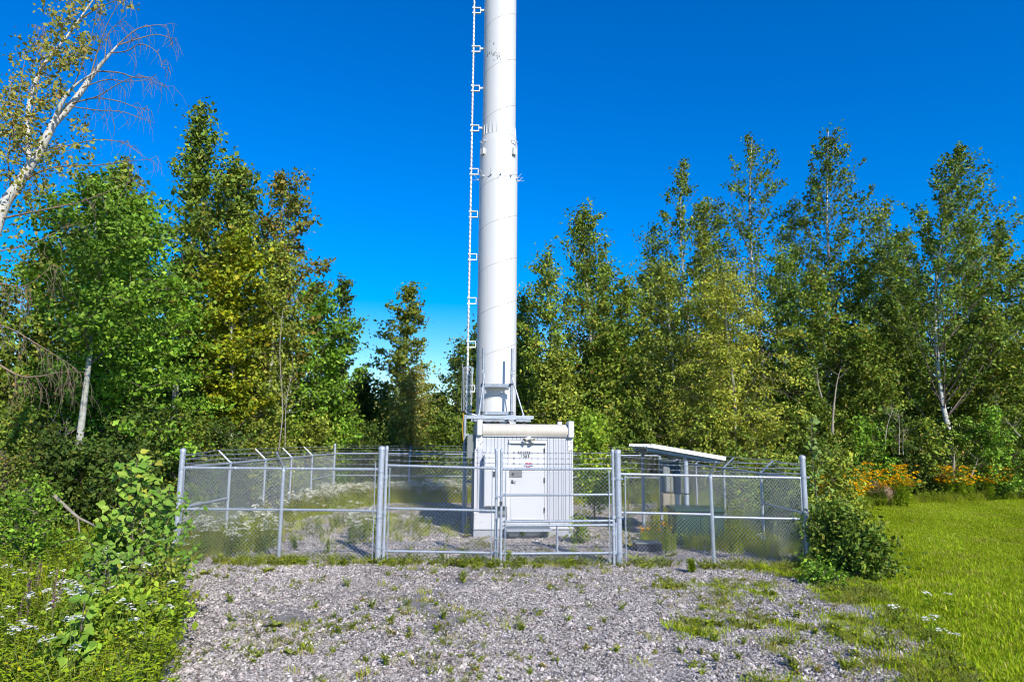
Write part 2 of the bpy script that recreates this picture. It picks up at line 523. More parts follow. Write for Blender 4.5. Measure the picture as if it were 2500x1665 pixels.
# ------------------------------------------------------------------ tower
TY = 22.5
tb = at(1210.3, 1000, TY)
tcx = at(1215.8, 560, TY).x
TX = (tb.x + tcx) / 2
TR = 0.665
zj = at(1215, 333, TY - .3).z                     # joint between the two sections
tower = empty('tower', (TX, TY, 0), 0, 'tall white tubular steel tower rising behind the equipment shelter', 'tower')
b = MB(); b.lathe([(TR + .02, 0), (TR, .2), (TR - .012, zj - .30), (TR - .030, zj - .14), (TR - .055, zj - .02), (TR - .058, zj)], 96)
b.build('lower_section', WHITE, tower, smooth=True)
UR = TR - .088
b = MB(); b.lathe([(UR, zj + .002), (UR - .02, 27.0)], 96); b.build('upper_section', WHITE, tower, smooth=True)
b = MB(); b.lathe([(TR - .075, zj + .001), (TR - .055, zj + .006), (TR - .055, zj + .03), (UR - .02, zj + .032)], 64); b.build('flange', WHITE, tower)
NG = 26
gm = None
for k in range(NG):
    a = 2 * math.pi * k / NG + .05
    if gm is None:
        b = MB()
        b.prism([(UR - .004, 0), (TR - .06, 0), (UR + .012, .36), (UR - .004, .36)], -.012, .012, Matrix(((1,0,0,0),(0,0,1,0),(0,1,0,0),(0,0,0,1))))
        gm = b.mesh('gusset', WHITE)
    o = link('gusset', gm, tower); o.location = (0, 0, zj + .033); o.rotation_euler = (0, 0, a)
# helical weld seams: thin bead just proud of the skin
def helix(z0, z1, r0, r1, pitch, ph):
    n = int((z1 - z0) / pitch * 72)
    vs, fs = [], []
    for i in range(n + 1):
        t = i / n; z = z0 + (z1 - z0) * t
        a = ph + (z - z0) / pitch * 2 * math.pi
        r = r0 + (r1 - r0) * t
        for dz, dr in ((-.009, 0.0005), (0, .006), (.009, .0005)):
            vs.append(((r + dr) * math.cos(a), (r + dr) * math.sin(a), z + dz))
    for i in range(n):
        for k in range(2):
            fs.append((i*3+k, (i+1)*3+k, (i+1)*3+k+1, i*3+k+1))
    b = MB(); b.add(vs, fs); return b
helix(.6, zj - .4, TR - .001, TR - .013, 1.46, 3.2).build('weld_seam', SEAM, tower, smooth=True)
helix(zj + .45, 24, UR - .001, UR - .018, 1.72, 3.3).build('weld_seam', SEAM, tower, smooth=True)
def on_tower(ang, z, r): return (r * math.sin(ang), -r * math.cos(ang), z)
def Rz(a, loc): return Matrix.Translation(loc) @ Matrix.Rotation(a, 4, 'Z')
# port boxes, lifting loops, peg anchors
for ang, px, py in ((R(-50), 1180, 366), (R(50), 1254, 366)):
    z = at(1215, py, TY - .6).z
    b = MB(); M_ = Rz(ang, on_tower(ang, z, TR - .01))
    b.box((-.08, -.07, -.10), (.08, .04, .10), M=M_); b.box((-.09, -.09, -.11), (.09, -.0705, .115), M=M_)
    b.build('port_box', WHITE, tower)
    zl = at(1215, 343, TY - .6).z
    b = MB(); M_ = Rz(ang, on_tower(ang, zl, TR - .02))
    b.tube([M_ @ Vector(p) for p in ((-.11, 0, .03), (-.11, -.10, .03), (.11, -.10, .03), (.11, 0, .03))], .014, 6)
    b.build('lifting_loop', WHITE, tower)
zp = at(1215, 426, TY - .6).z
for ang in (-82, -48, -20, 8, 38, 66, 88):
    a = R(ang); b = MB(); M_ = Rz(a, on_tower(a, zp, TR - .012))
    b.tube([M_ @ Vector((0, .01, 0)), M_ @ Vector((0, -.07, 0))], .030, 8)
    b.tube([M_ @ Vector((0, -.06, 0)), M_ @ Vector((.05, -.19, .15))], .006, 4)
    b.tube([M_ @ Vector((0, -.06, 0)), M_ @ Vector((-.04, -.24, -.02))], .006, 4)
    b.build('anchor_peg', WHITE, tower)

b = MB()
for k in range(26):
    px = RNG.uniform(1188, 1216) if k % 2 else RNG.uniform(1205, 1222); py = 118 + (px - 1188) * .7 + RNG.normal(0, 7)
    z = at(px, py, TY - .5).z; a = math.asin(max(-.95, min(.95, (at(px, py, TY - .5).x - TX) / UR)))
    rr = UR - .018 * (z - zj) / (27 - zj) + .0015; w, h = RNG.uniform(.004, .03), RNG.uniform(.01, .05)
    da = w / UR; sk = RNG.uniform(-.02, .03)
    b.add([on_tower(a - da, z - h, rr), on_tower(a + da, z - h + sk, rr), on_tower(a + da * 1.4, z + h + sk, rr), on_tower(a - da * .3, z + h, rr)], [(0, 1, 2, 3)])
b.build('paint_scrape', GREYBOX, tower, kind='stuff')
# ------------------------------------------------------------------ climbing ladder on the tower's left side
LY = 22.42
lx = lambda y: at(1146.5 + (480 - y) * 0.0226, y, LY).x - 0.0
ladder = empty('climbing_ladder', (TX - .95, LY, 0), 0, 'white single rail climbing ladder standing off the left side of the tower', 'ladder')
z0l, z1l = at(1136, 1003, LY).z, 26.0
b = MB(); b.tube([(0, 0, z0l), (.03, 0, z1l)], .036, 10); b.build('rail', WHITE_METAL, ladder, smooth=True)
b = MB()
pts = []
n = int((z1l - z0l) / .16 * 8)
for i in range(n + 1):
    z = z0l + (z1l - z0l) * i / n; a = -(z - z0l) / .16 * 2 * math.pi
    pts.append((.03 * (z - z0l) / (z1l - z0l) + .041 * math.cos(a), .041 * math.sin(a), z))
b.tube(pts, .007, 4); b.build('spiral_cable', DARK, ladder)
zb_list = [at(1150, y, LY).z for y in (950, 842, 736, 629, 525, 421, 315, 218, 122, 28)]
for i in range(5): zb_list.append(zb_list[-1] + 1.55 + .02 * i)
for z in zb_list:
    rr = TR if z < zj - .1 else UR
    gap = .95 - rr
    b = MB()
    b.box((0, -.035, z + .108), (.24, .035, z + .135)); b.box((0, -.035, z - .10), (.24, .035, z - .065))
    b.box((.24, -.035, z - .10), (.262, .035, z + .135)); b.box((.262, -.03, z + .0), (max(.30, gap + .02), .03, z + .06))
    b.box((-.042, -.05, z + .095), (.042, .05, z + .14)); b.box((-.042, -.05, z - .105), (.042, .05, z - .06))
    b.build('bracket', WHITE_METAL, ladder)
# expanded-metal climbing guard round the foot of the ladder
ztop, zbot = at(1142, 897, LY).z, at(1140, 1003, LY).z
b = MB()
def guard_pt(u, z):            # u 0..1 round a flattened half shell
    a = math.pi * (1.05 + .95 * u)
    rx = .135 + .02 * (z - zbot) / (ztop - zbot)
    return Vector((.02 + rx * math.cos(a), .09 * math.sin(a), z))
nz_, nu_ = 18, 12
for i in range(nz_):
    for j in range(nu_):
        za, zc = zbot + (ztop - zbot) * i / nz_, zbot + (ztop - zbot) * (i + 1) / nz_
        if (i + j) % 2: za, zc = zc, za
        b.tube([guard_pt(j / nu_, za), guard_pt((j + 1) / nu_, zc)], .0055, 3, cap=False)
for u in (0, 1): b.tube([guard_pt(u, zbot), guard_pt(u, ztop)], .012, 4)
for z in (zbot, ztop): b.tube([guard_pt(k / 12, z) for k in range(13)], .009, 4)
b.build('climbing_guard', WIRE, ladder, kind='stuff')
b = MB(); b.tube([(-.17, .02, zbot), (-.17, .02, ztop + .12)], .01, 5); b.tube([(-.17, .02, ztop), (0, .0, ztop - .1)], .008, 4); b.build('guard_rod', GALV_DULL, ladder)
b = MB(); b.tube([(0, 0, z0l + .03), (-.02, -.02, z0l - .03), (.06, -.1, z0l - .08), (.34, -.25, z0l - .16)], .035, 8); b.build('foot_bracket', WHITE_METAL, ladder, smooth=True)
# cable riser post that stands below it beside the shelter
rx_ = at(1134, 1180, 18.9).x
riser = empty('riser_post', (rx_, 18.9, 0), 0, 'grey steel cable post standing just left of the shelter, below the ladder', 'post')
zr = at(1134, 1012, 18.9).z
b = MB(); b.tube([(0, 0, -.1), (-.02, 0, zr)], .045, 10); b.build('post', GALV_DULL, riser, smooth=True)
b = MB(); b.tube([(.075, -.02, -.1), (.06, -.02, zr - .9)], .016, 6); b.build('conduit', GALV, riser)
z1 = at(1134, 1061, 18.9).z
b = MB(); b.box((-.05, -.02, z1 - .015), (.18, .02, z1 + .015)); b.build('arm', WHITE_METAL, riser)
b = MB(); b.tube([(-.05, -.03, zr + .05), (-.08, -.03, zr - .25), (-.065, -.03, zr - .6), (-.03, -.05, zr - .78)], .011, 5); b.build('cable', YELLOW, riser)
b = MB(); b.tube([(.0, -.05, zr - .8), (.15, -.06, zr - .74), (.28, -.05, zr - .78)], .008, 5); b.build('cable', DARK, riser)
z2 = at(1134, 1175, 18.9).z
b = MB(); b.box((-.03, -.03, z2 - .04), (.35, .03, z2 + .04)); b.build('strut', SLATE, riser)

# ------------------------------------------------------------------ galvanised mounting frame in front of the tower
MY = 21.42
fr = empty('mounting_frame', (at(1212, 1000, MY).x, MY, 0), 0, 'galvanised steel antenna mounting frame bolted across the tower base above the shelter roof', 'steel frame')
fx = lambda x, y, Y=MY: at(x, y, Y).x - fr.location.x
fz = lambda x, y, Y=MY: at(x, y, Y).z
for xt, yt, xb in ((1180.5, 850, 1179), (1250.5, 851, 1248)):
    zt, zb = fz(xt, yt), fz(xb, 1019)
    b = MB(); b.tube([(fx(xb, 1019), -.02, zb), (fx(xt, yt), -.02, zt)], .042, 14); b.build('pipe', GALV_DULL, fr, smooth=True)
    for yy in (939, 1008):
        zz = fz(xb, yy); xx = fx(xb + .3, yy)
        for dz in (-.022, .022):
            b = MB(); b.tube([(xx + .055 * math.cos(t), -.02 + .055 * math.sin(t), zz + dz) for t in [2*math.pi*k/12 for k in range(13)]], .008, 5)
            b.build('u_bolt', DARK, fr)
def beam(x0, x1, y, hgt, dep, yoff):
    zc = fz((x0 + x1) / 2, y); b = MB()
    xa, xb = fx(x0, y), fx(x1, y)
    b.box((xa, yoff, zc - hgt / 2), (xb, yoff + .008, zc + hgt / 2))
    b.box((xa, yoff + .0085, zc + hgt / 2 - .008), (xb, yoff + dep, zc + hgt / 2))
    b.box((xa, yoff + .0085, zc - hgt / 2), (xb, yoff + dep, zc - hgt / 2 + .008))
    b.build('cross_beam', GALV_DULL, fr)
    for xx in (xa + .01, xb - .07):
        b = MB(); b.box((xx, yoff + .012, zc - hgt / 2 + .012), (xx + .05, yoff + dep - .004, zc + hgt / 2 - .012)); b.build('bracket', DARK, fr)
beam(1171.5, 1256, 940.5, .10, .09, .045)
beam(1173, 1255.5, 1008, .10, .09, .045)
for yy in (941, 1008.5):
    b = MB(); zc = fz(1212, yy)
    out = [(-.14, .14), (.14, .14), (.30, .40), (.42, .50), (.36, .56), (.18, .465), (0, .44), (-.18, .465), (-.36, .56), (-.42, .50), (-.30, .40)]
    b.prism(out, zc - .045, zc - .02, Matrix(((1,0,0,0),(0,1,0,-.0),(0,0,1,0),(0,0,0,1)))); b.build('saddle_plate', GALV, fr)
zc = fz(1220, 1019)
b = MB(); b.box((fx(1140, 1017), -.24, zc - .055), (fx(1302, 1017), -.23, zc + .055)); b.box((fx(1140, 1017), -.2295, zc + .045), (fx(1302, 1017), -.13, zc + .055)); b.build('main_channel', GALV, fr)
b = MB(); b.box((fx(1149, 1017), .25, zc - .13), (fx(1297, 1017), .26, zc - .05)); b.box((fx(1149, 1017), .15, zc - .13), (fx(1297, 1017), .2495, zc - .12)); b.build('rear_channel', GALV_DULL, fr)
for (x0, y0, x1, y1) in ((1183, 912, 1170, 1012), (1249, 918, 1277.5, 1013)):
    b = MB(); b.tube([(fx(x0, y0), -.03, fz(x0, y0)), (fx(x1, y1), -.17, fz(x1, y1))], .023, 8); b.build('diagonal_brace', GALV, fr, smooth=True)
    b = MB(); xx = fx(x1, y1); zz = fz(x1, y1); b.box((xx - .03, -.2, zz - .06), (xx + .03, -.14, zz + .03)); b.build('brace_foot', GALV, fr)
for (x, y) in ((1180.5, 908), (1250, 910)):
    b = MB(); xx, zz = fx(x, y), fz(x, y)
    b.box((xx - .055, -.085, zz - .07), (xx - .012, .03, zz + .06))
    for dz in (-.05, .05): b.tube([(xx - .06, -.03, zz + dz), (xx + .10, -.03, zz + dz)], .009, 5)
    b.build('pipe_clamp', GALV_DULL, fr)
for x in (1181, 1203, 1215, 1240, 1279):
    b = MB(); xx = fx(x, 1030); b.tube([(xx, .1, zc - .12), (xx, .1, zc - .55)], .04, 8); b.tube([(xx, .1, zc - .16), (xx, .1, zc - .22)], .06, 8); b.build('cable_stub', mat('rusty_cable', (.16, .12, .11), .7, .1, .4, 12), fr)

# ------------------------------------------------------------------ equipment shelter
P0 = G(1155.8, 1312)
SW, SD, SYAW = 2.60, 3.4, R(4.5)
sh = empty('equipment_shelter', (P0.x, P0.y, 0), SYAW, 'white prefabricated equipment shelter with a beige rolled roof edge in the fenced compound', 'shelter')
K = 395.0
X = lambda zx: (zx - 313) / K                   # zoomed-picture units to metres on the front wall
Z = lambda zy: (1290 - zy) / K
ZF = .20
b = MB(); b.box((0, .03, -.1), (SW, SD - .03, ZF - .002)); b.build('foundation', CONCRETE, sh)
b = MB(); b.box((.02, .02, ZF), (SW - .02, SD, 2.60)); b.build('wall', SIDING, sh)
# front siding: single boards with open joints between them
joints = [0.0]
gx = [395, 430, 480, 515, 550, 585, 620, 660]
door0, door1 = X(672), X(1050)
edges_l = [X(v) for v in (345, 395, 430, 480, 515, 550, 585, 620, 655)]
edges_r = [X(v) for v in (1070, 1095, 1135, 1160, 1185, 1215, 1235, 1260, 1300, 1325)]
def board(x0, x1, z0, z1):
    b = MB(); d = RNG.uniform(0, .004)
    b.add([(x0, .0195, z0), (x0, .004 - d, z0), (x0, .004 - d, z1), (x0, .0195, z1), (x0 + .006, -.003 - d, z0), (x0 + .006, -.003 - d, z1),
           (x1 - .006, -.003 - d, z0), (x1 - .006, -.003 - d, z1), (x1, .004 - d, z0), (x1, .004 - d, z1), (x1, .0195, z0), (x1, .0195, z1)],
          [(0,1,2,3), (1,4,5,2), (4,6,7,5), (6,8,9,7), (8,10,11,9), (3,2,5,7,9,11), (0,10,8,6,4,1)])
    b.build('siding_board', SIDING, sh)
for es in (edges_l, edges_r):
    for a_, c_ in zip(es[:-1], es[1:]): board(a_ + .0025, c_ - .0025, .42, 2.595)
up = [X(v) for v in (655, 705, 745, 790, 835, 880, 922, 965, 1005, 1070)]
for a_, c_ in zip(up[:-1], up[1:]): board(a_ + .0025, c_ - .0025, 2.50, 2.595)
# white base panels
b = MB(); b.bbox((.0, -.012, .205), (X(630), .019, .62), .004); b.build('base_panel', PANEL_WHITE, sh)
b = MB(); b.bbox((X(1095), -.014, .205), (SW, .019, .415), .004); b.build('base_panel', PANEL_WHITE, sh)
for x, z in ((.03, .57), (.19, .40), (.03, .48), (2.05, .38), (2.35, .37), (2.5, .37)):
    b = MB(); b.tube([(x, -.012, z), (x, -.022, z)], .012, 6); b.build('bolt', BOLT, sh)
b = MB(); b.box((.0, -.008, .62), (.035, .0195, 2.25)); b.build('corner_trim', PANEL_WHITE, sh)
b = MB(); b.box((SW - .035, -.008, .42), (SW, .0195, 2.25)); b.build('corner_trim', PANEL_WHITE, sh)
# rolled roof edge, roof, end caps, corner plates
prof = [(.018, 2.603), (-.05, 2.61), (-.085, 2.66), (-.095, 2.73), (-.08, 2.80), (-.04, 2.86), (.03, 2.90), (.12, 2.915), (.12, 2.603)]
b = MB(); n = 26; x0, x1 = X(392), X(1283)
vs = []; fs = []
for i in range(n + 1):
    for (y, z) in prof: vs.append((x0 + (x1 - x0) * i / n, y, z))
mp_ = len(prof)
for i in range(n):
    for j in range(mp_):
        k = (j + 1) % mp_; fs.append((i*mp_+j, (i+1)*mp_+j, (i+1)*mp_+k, i*mp_+k))
b.add(vs, fs); b.build('roof_edge', BEIGE, sh, smooth=True)
b = MB(); b.box((.02, .121, 2.603), (SW - .02, SD + .05, 2.90)); b.build('roof', BEIGE, sh)
b = MB(); b.box((X(392), -.058, 2.585), (X(1283), -.004, 2.602)); b.build('drip_edge', PANEL_WHITE, sh)
for xa, xb, zb, zt in ((X(330), X(388), 2.60, 3.02), (X(1286), X(1346), 2.56, 3.00)):
    b = MB(); b.bbox((xa, -.13, zb), (xb, .26, zt), .02); b.build('end_cap', PANEL_WHITE, sh)
b = MB(); b.bbox((X(330) - .02, -.02, 2.24), (X(395), .0195, 2.598), .004); b.build('corner_plate', PANEL_WHITE, sh)
b = MB(); b.bbox((X(1284), -.02, 2.21), (X(1341), .0195, 2.558), .004); b.build('corner_plate', PANEL_WHITE, sh)
for zx, zy in ((347, 311), (371, 350), (346, 388), (1296, 288), (1320, 328), (1296, 367), (1320, 406), (392, 268), (395, 330)):
    b = MB(); b.tube([(X(zx), -.018, Z(zy)), (X(zx), -.03, Z(zy))], .013, 6); b.build('bolt', BOLT, sh)
b = MB(); b.bbox((2.24, .3, 2.902), (2.36, .45, 3.0), .02); b.build('roof_vent', PANEL_WHITE, sh)
# door
b = MB()
fx0, fx1, dz0, dz1 = X(662), X(1052), .43, Z(330)
b.box((fx0, -.022, dz0), (X(688), .0195, dz1)); b.box((X(1042), -.022, dz0), (fx1, .0195, dz1)); b.box((X(688) + .0005, -.022, dz1 - .04), (X(1042) - .0005, .0195, dz1))
b.build('door_frame', PANEL_WHITE, sh)
b = MB(); b.bbox((X(690), -.012, .445), (X(1040), .018, dz1 - .043), .003); door = b.build('door', PANEL_WHITE, sh)
b = MB(); b.box((X(666), -.085, Z(338)), (X(1060), -.023, Z(334))); b.box((X(666), -.03, Z(333.8)), (X(1060), .0, Z(306))); b.add([(X(666), -.085, Z(334)), (X(1060), -.085, Z(334)), (X(1060), -.03, Z(312)), (X(666), -.03, Z(312))], [(0,1,2,3)]); b.build('door_hood', PANEL_WHITE, sh)
for zy0, zy1 in ((387, 440), (690, 742), (992, 1042)):
    b = MB(); b.tube([(X(1038), -.03, Z(zy1)), (X(1038), -.03, Z(zy0))], .016, 8); b.box((X(1030), -.0225, Z(zy1) + .01), (X(1046), -.0222, Z(zy0) - .01)); b.build('hinge', BOLT, door)
b = MB(); b.bbox((X(673), -.034, Z(685)), (X(806), -.0225, Z(615)), .003); lp = b.build('lock_plate', STEEL, door)
b = MB(); b.tube([(X(711), -.034, Z(652)), (X(711), -.055, Z(652))], .028, 12); b.tube([(X(714), -.055, Z(648)), (X(714), -.07, Z(648))], .014, 8); b.build('lock_cylinder', DARK, door)
for zx, zy in ((745, 640), (745, 662), (770, 636), (770, 658), (785, 634)):
    b = MB(); b.tube([(X(zx), -.034, Z(zy)), (X(zx), -.039, Z(zy))], .008, 6); b.build('rivet', BOLT, door)
b = MB(); b.box((X(696), -.03, Z(748)), (X(712), -.0125, Z(712))); b.tube([(X(704), -.03, Z(728)), (X(704), -.075, Z(728)), (X(714), -.08, Z(729)), (X(745), -.07, Z(726))], .011, 6); b.tube([(X(704), -.03, Z(738)), (X(736), -.05, Z(743))], .008, 6); b.build('handle', BOLT, door)
b = MB()
for i in range(2):
    for j in range(2): b.box((X(901 + 9*i), -.0135, Z(366 - 8*j)), (X(905 + 9*i), -.0122, Z(361 - 8*j)))
b.build('serial_tag', GREYBOX, door)
def lettering(txt, zx0, zx1, zy0, zy1, material, parent, y=-.0125, name='lettering', bold=.0):
    cu = bpy.data.curves.new(name, 'FONT'); cu.body = txt; cu.size = 1.0; cu.extrude = .004; cu.offset = bold
    cu.space_character = 1.35 if name == 'lettering' else 1.0
    ob = bpy.data.objects.new(name, cu); C.objects.link(ob)
    dg = bpy.context.evaluated_depsgraph_get(); dg.update()
    me = bpy.data.meshes.new_from_object(ob.evaluated_get(dg))
    bpy.data.objects.remove(ob)
    co = np.zeros(len(me.vertices) * 3, np.float32); me.vertices.foreach_get('co', co); co = co.reshape(-1, 3)
    lo, hi = co.min(0), co.max(0)
    xx = X(zx0) + (co[:, 0] - lo[0]) / (hi[0] - lo[0]) * (X(zx1) - X(zx0))
    zz = Z(zy1) + (co[:, 1] - lo[1]) / (hi[1] - lo[1]) * (Z(zy0) - Z(zy1))
    yy = y - .0018 + (hi[2] - co[:, 2]) / (hi[2] - lo[2] + 1e-9) * .0018
    me.vertices.foreach_set('co', np.stack([xx, yy, zz], 1).astype(np.float32).ravel())
    me.materials.clear(); me.materials.append(material); me.update()
    return link(name, me, parent)
lettering('ROGERS', 760, 892, 420, 451, BLACK, door, bold=.045)
lettering('6303', 793, 878, 455, 490, BLACK, door, bold=.045)
# small printed notice: red and blue lines, too small to read
b = MB()
for zx0, zx1, zy0, zy1 in ((838, 872, 538, 546), (877, 902, 538, 546), (838, 905, 550, 558), (848, 890, 578, 588)): b.box((X(zx0), -.0142, Z(zy1)), (X(zx1), -.0123, Z(zy0)))
nt = b.build('notice', RED, door)
b = MB()
for zx0, zx1 in ((822, 838), (842, 860), (864, 868), (872, 895), (898, 918)): b.box((X(zx0), -.0142, Z(574)), (X(zx1), -.0123, Z(564)))
b.build('notice', BLUE, door)
# twin flood lamp over the door
b = MB(); b.lathe([(.05, -.045), (.06, -.03), (.06, .02), (.045, .05), (.0, .06)], 12, (X(870), -.075, Z(285))); b.box((X(862), -.05, Z(312)), (X(880), -.031, Z(262))); fl = b.build('flood_light', PANEL_WHITE, sh)
for s in (-1, 1):
    c = Vector((X(870) + s * .085, -.15, Z(300)))
    d = Vector((s * .55, -.75, -.45)).normalized()
    q = d.to_track_quat('Z', 'Y').to_matrix().to_4x4(); q.translation = c
    b = MB(); prof_ = [(.02, -.07), (.04, -.05), (.062, .03), (.066, .06), (.055, .06), (.03, .02), (0.004, .01)]
    vs = []; 
    for r_, z_ in prof_:
        for k in range(12): vs.append(q @ Vector((r_*math.cos(k*math.pi/6), r_*math.sin(k*math.pi/6), z_)))
    fs = [(i*12+k, i*12+(k+1)%12, (i+1)*12+(k+1)%12, (i+1)*12+k) for i in range(len(prof_)-1) for k in range(12)]
    b.add(vs, fs); b.tube([c - d*.05, Vector((X(870), -.09, Z(290)))], .015, 6); b.build('lamp_head', LAMP, fl, smooth=True)
# front cabinet
b = MB(); b.bbox((X(410), -.27, Z(975)), (X(650), -.022, Z(455)), .008); cab = b.build('wall_cabinet', PANEL_WHITE, sh)
b = MB(); b.bbox((X(418), -.283, Z(965)), (X(642), -.2705, Z(466)), .006); cd = b.build('cabinet_door', PANEL_WHITE, cab)
b = MB(); b.tube([(X(510), -.283, Z(640)), (X(510), -.315, Z(640))], .03, 10); b.box((X(495), -.33, Z(632)), (X(528), -.316, Z(622))); b.box((X(500), -.325, Z(672)), (X(520), -.3, Z(645))); b.build('padlock', BOLT, cab)
b = MB(); b.bbox((X(560), -.12, Z(1060)), (X(650), -.022, Z(982)), .006); b.build('cabinet_shadow', GREYBOX, sh)  # grey block standing in for the shadow below the wall cabinet
b = MB()
for zy0, zy1 in ((690, 780), (880, 950)): b.tube([(X(628), -.27, Z(zy1)), (X(628), -.3, Z(zy1)), (X(628), -.3, Z(zy0)), (X(628), -.27, Z(zy0))], .012, 6)
b.build('cabinet_latch', BOLT, cab)
b = MB(); b.tube([(X(655), -.03, Z(540)), (X(655), -.03, Z(1120))], .018, 8); b.build('conduit', PANEL_WHITE, sh)
# sill, step
b = MB(); b.box((X(640), -.05, .335), (X(1055), .0, .425)); b.box((X(650), -.052, .34), (X(1050), -.0505, .352)); b.build('door_sill', PANEL_WHITE, sh)
b = MB(); b.box((X(640), -.003, .205), (X(1090), .018, .33)); b.build('base_panel', DARK, sh)
st = MB()
sx0, sx1, sy0, sy1, szt = X(632), X(1083), -.62, -.06, .285
st.box((sx0, sy0, szt - .06), (sx1, sy0 + .02, szt)); st.box((sx0, sy1 - .02, szt - .06), (sx1, sy1, szt)); st.box((sx0, sy0 + .0205, szt - .06), (sx0 + .02, sy1 - .0205, szt)); st.box((sx1 - .02, sy0 + .0205, szt - .06), (sx1, sy1 - .0205, szt))
step = st.build('step_platform', GALV, sh)
bar = None
for k in range(34):
    x = sx0 + .04 + k * (sx1 - sx0 - .08) / 33
    if bar is None:
        b = MB(); b.box((-.004, sy0 + .021, szt - .03), (.004, sy1 - .021, szt - .002)); bar = b.mesh('grating_bar', GALV)
    o = link('grating_bar', bar, step); o.location.x = x
for k in range(4):
    b = MB(); y = sy0 + .1 + k * .12; b.box((sx0 + .021, y, szt - .045), (sx1 - .021, y + .008, szt - .031)); b.build('grating_bar', GALV, step)
for x in (sx0 + .03, sx1 - .12):
    b = MB(); b.prism([(-.08, szt - .065), (-.5, szt - .065), (-.2, -.02), (-.08, -.02)], x, x + .06, Matrix(((0,0,1,0),(1,0,0,0),(0,1,0,0),(0,0,0,1)))); b.build('step_bracket', GALV_DULL, step)
# cabinet on the left wall
b = MB(); b.bbox((-.20, .12, 2.0), (.017, .95, 2.62), .01); b.build('side_cabinet', GREYBOX, sh)
b = MB(); b.box((-.06, .2, .25), (.019, .6, 1.98)); b.build('shaded_wall_strip', GREYBOX, sh)  # darker grey strip imitates the shaded left wall below the side cabinet

# ------------------------------------------------------------------ canopy over the meters, its service rack and the green utility box
cn = at(1590, 1089, 17.6)
cyaw = R(1.5)
can = empty('meter_canopy', (cn.x, cn.y, 0), cyaw, 'sloping white edged metal canopy roof on a steel post over the meters', 'canopy')
cl = (at(1775, 1117, 17.55).x - cn.x)
zl, zr_ = cn.z, at(1775, 1121, 17.55).z
th = math.atan2(zr_ - zl, cl)
L_ = cl / math.cos(th)
cm = Matrix.Translation((0, 0, zl)) @ Matrix.Rotation(-th, 4, 'Y')
b = MB(); b.box((0, 0, -.035), (L_, .02, .065), M=cm); b.box((0, .021, .055), (L_, .05, .064), M=cm); b.build('fascia', WHITE_METAL, can)
b = MB(); b.box((-.02, .3, -.16), (L_ - .1, .36, -.046), M=cm); b.box((-.02, 1.9, -.16), (L_ - .1, 1.96, -.046), M=cm); b.build('purlin', GALV_DULL, can)
b = MB(); b.box((-.06, .12, -.13), (L_ - .1, .2, -.046), M=cm); b.build('edge_beam', GALV_DULL, can)
rib = None
for k in range(15):
    b = MB(); y0 = .03 + k * .176
    b.add([cm @ Vector((x, y, z)) for x in (-.06, L_) for y, z in ((y0, -.03), (y0 + .03, .04), (y0 + .085, .04), (y0 + .115, -.03), (y0 + .172, -.03), (y0 + .172, -.042), (y0 + .109, -.042), (y0 + .08, .028), (y0 + .035, .028), (y0, -.042))],
          [(i, (i+1) % 10, 10 + (i+1) % 10, 10 + i) for i in range(10)] + [tuple(range(9, -1, -1)), tuple(range(10, 20))])
    b.build('roof_rib', WHITE_METAL, can)
px_ = at(1675.5, 1180, 17.9); lp_ = Matrix.Rotation(-cyaw, 4, 'Z') @ (px_ - Vector((cn.x, cn.y, 0)))
b = MB(); b.tube([(lp_.x, lp_.y, -.1), (lp_.x, lp_.y, zl + math.tan(th) * lp_.x - .03)], .062, 14); pst = b.build('post', GALV, can, smooth=True)
b = MB()
for z in (1.15, 1.6): b.tube([(lp_.x, lp_.y, z), (lp_.x, lp_.y, z + .03)], .07, 12); b.box((lp_.x - .14, lp_.y + .02, z), (lp_.x, lp_.y + .06, z + .03))
b.build('strap', DARK, can)
b = MB(); b.tube([(.25, 2.2, -.1), (.25, 2.2, zl - .1)], .05, 10); b.build('post', GALV_DULL, can, smooth=True)
rk0 = at(1637, 1200, 18.3)
rack = empty('meter_rack', (rk0.x, rk0.y, 0), R(6), 'grey electric meter rack with several boxes under the canopy', 'meter rack')
rz = lambda y: at(1637, y, 18.3).z
rxm = lambda x: at(x, 1200, 18.3).x - rk0.x
b = MB(); b.box((rxm(1613), .0, rz(1215)), (rxm(1660), .05, rz(1128))); b.build('backboard', SLATE, rack)
for nm, m_, x0, x1, y0, y1, d in (('meter_box', GREYBOX, 1615, 1632, 1131, 1160, .16), ('switch_box', GREYBOX, 1620, 1639, 1161, 1200, .18), ('meter_box', TANBOX, 1611, 1640, 1203, 1234, .22), ('switch_box', SLATE, 1646, 1660, 1139, 1205, .14)):
    b = MB(); b.bbox((rxm(x0), -d, rz(y1)), (rxm(x1), -.002, rz(y0)), .01); bx_ = b.build(nm, m_, rack)
    b = MB(); b.bbox((rxm(x0) + .02, -d - .012, rz(y1) + .03), (rxm(x1) - .02, -d - .0005, rz(y0) - .03), .004); b.build('cover', m_, bx_)
for x in (1649, 1653, 1658):
    b = MB(); b.tube([(rxm(x), -.06, rz(1206)), (rxm(x), -.06, -.05)], .024, 8); b.build('conduit', PANEL_WHITE if x != 1658 else GREYBOX, rack, smooth=True)
for x in (1616, 1657):
    b = MB(); b.box((rxm(x) - .03, .051, -.1), (rxm(x) + .03, .11, rz(1125))); b.build('rack_post', GALV_DULL, rack)
ub = G(1651, 1336)
ubx = empty('utility_box', (ub.x, ub.y, 0), R(-2), 'dark green steel utility box standing behind the right fence panel', 'utility box')
uw, ud, uh = at(1768, 1300, ub.y).x - ub.x, 1.0, at(1651, 1251, ub.y).z
b = MB(); b.bbox((0, 0, .05), (uw, ud, uh), .02); b.build('body', DGREEN, ubx)
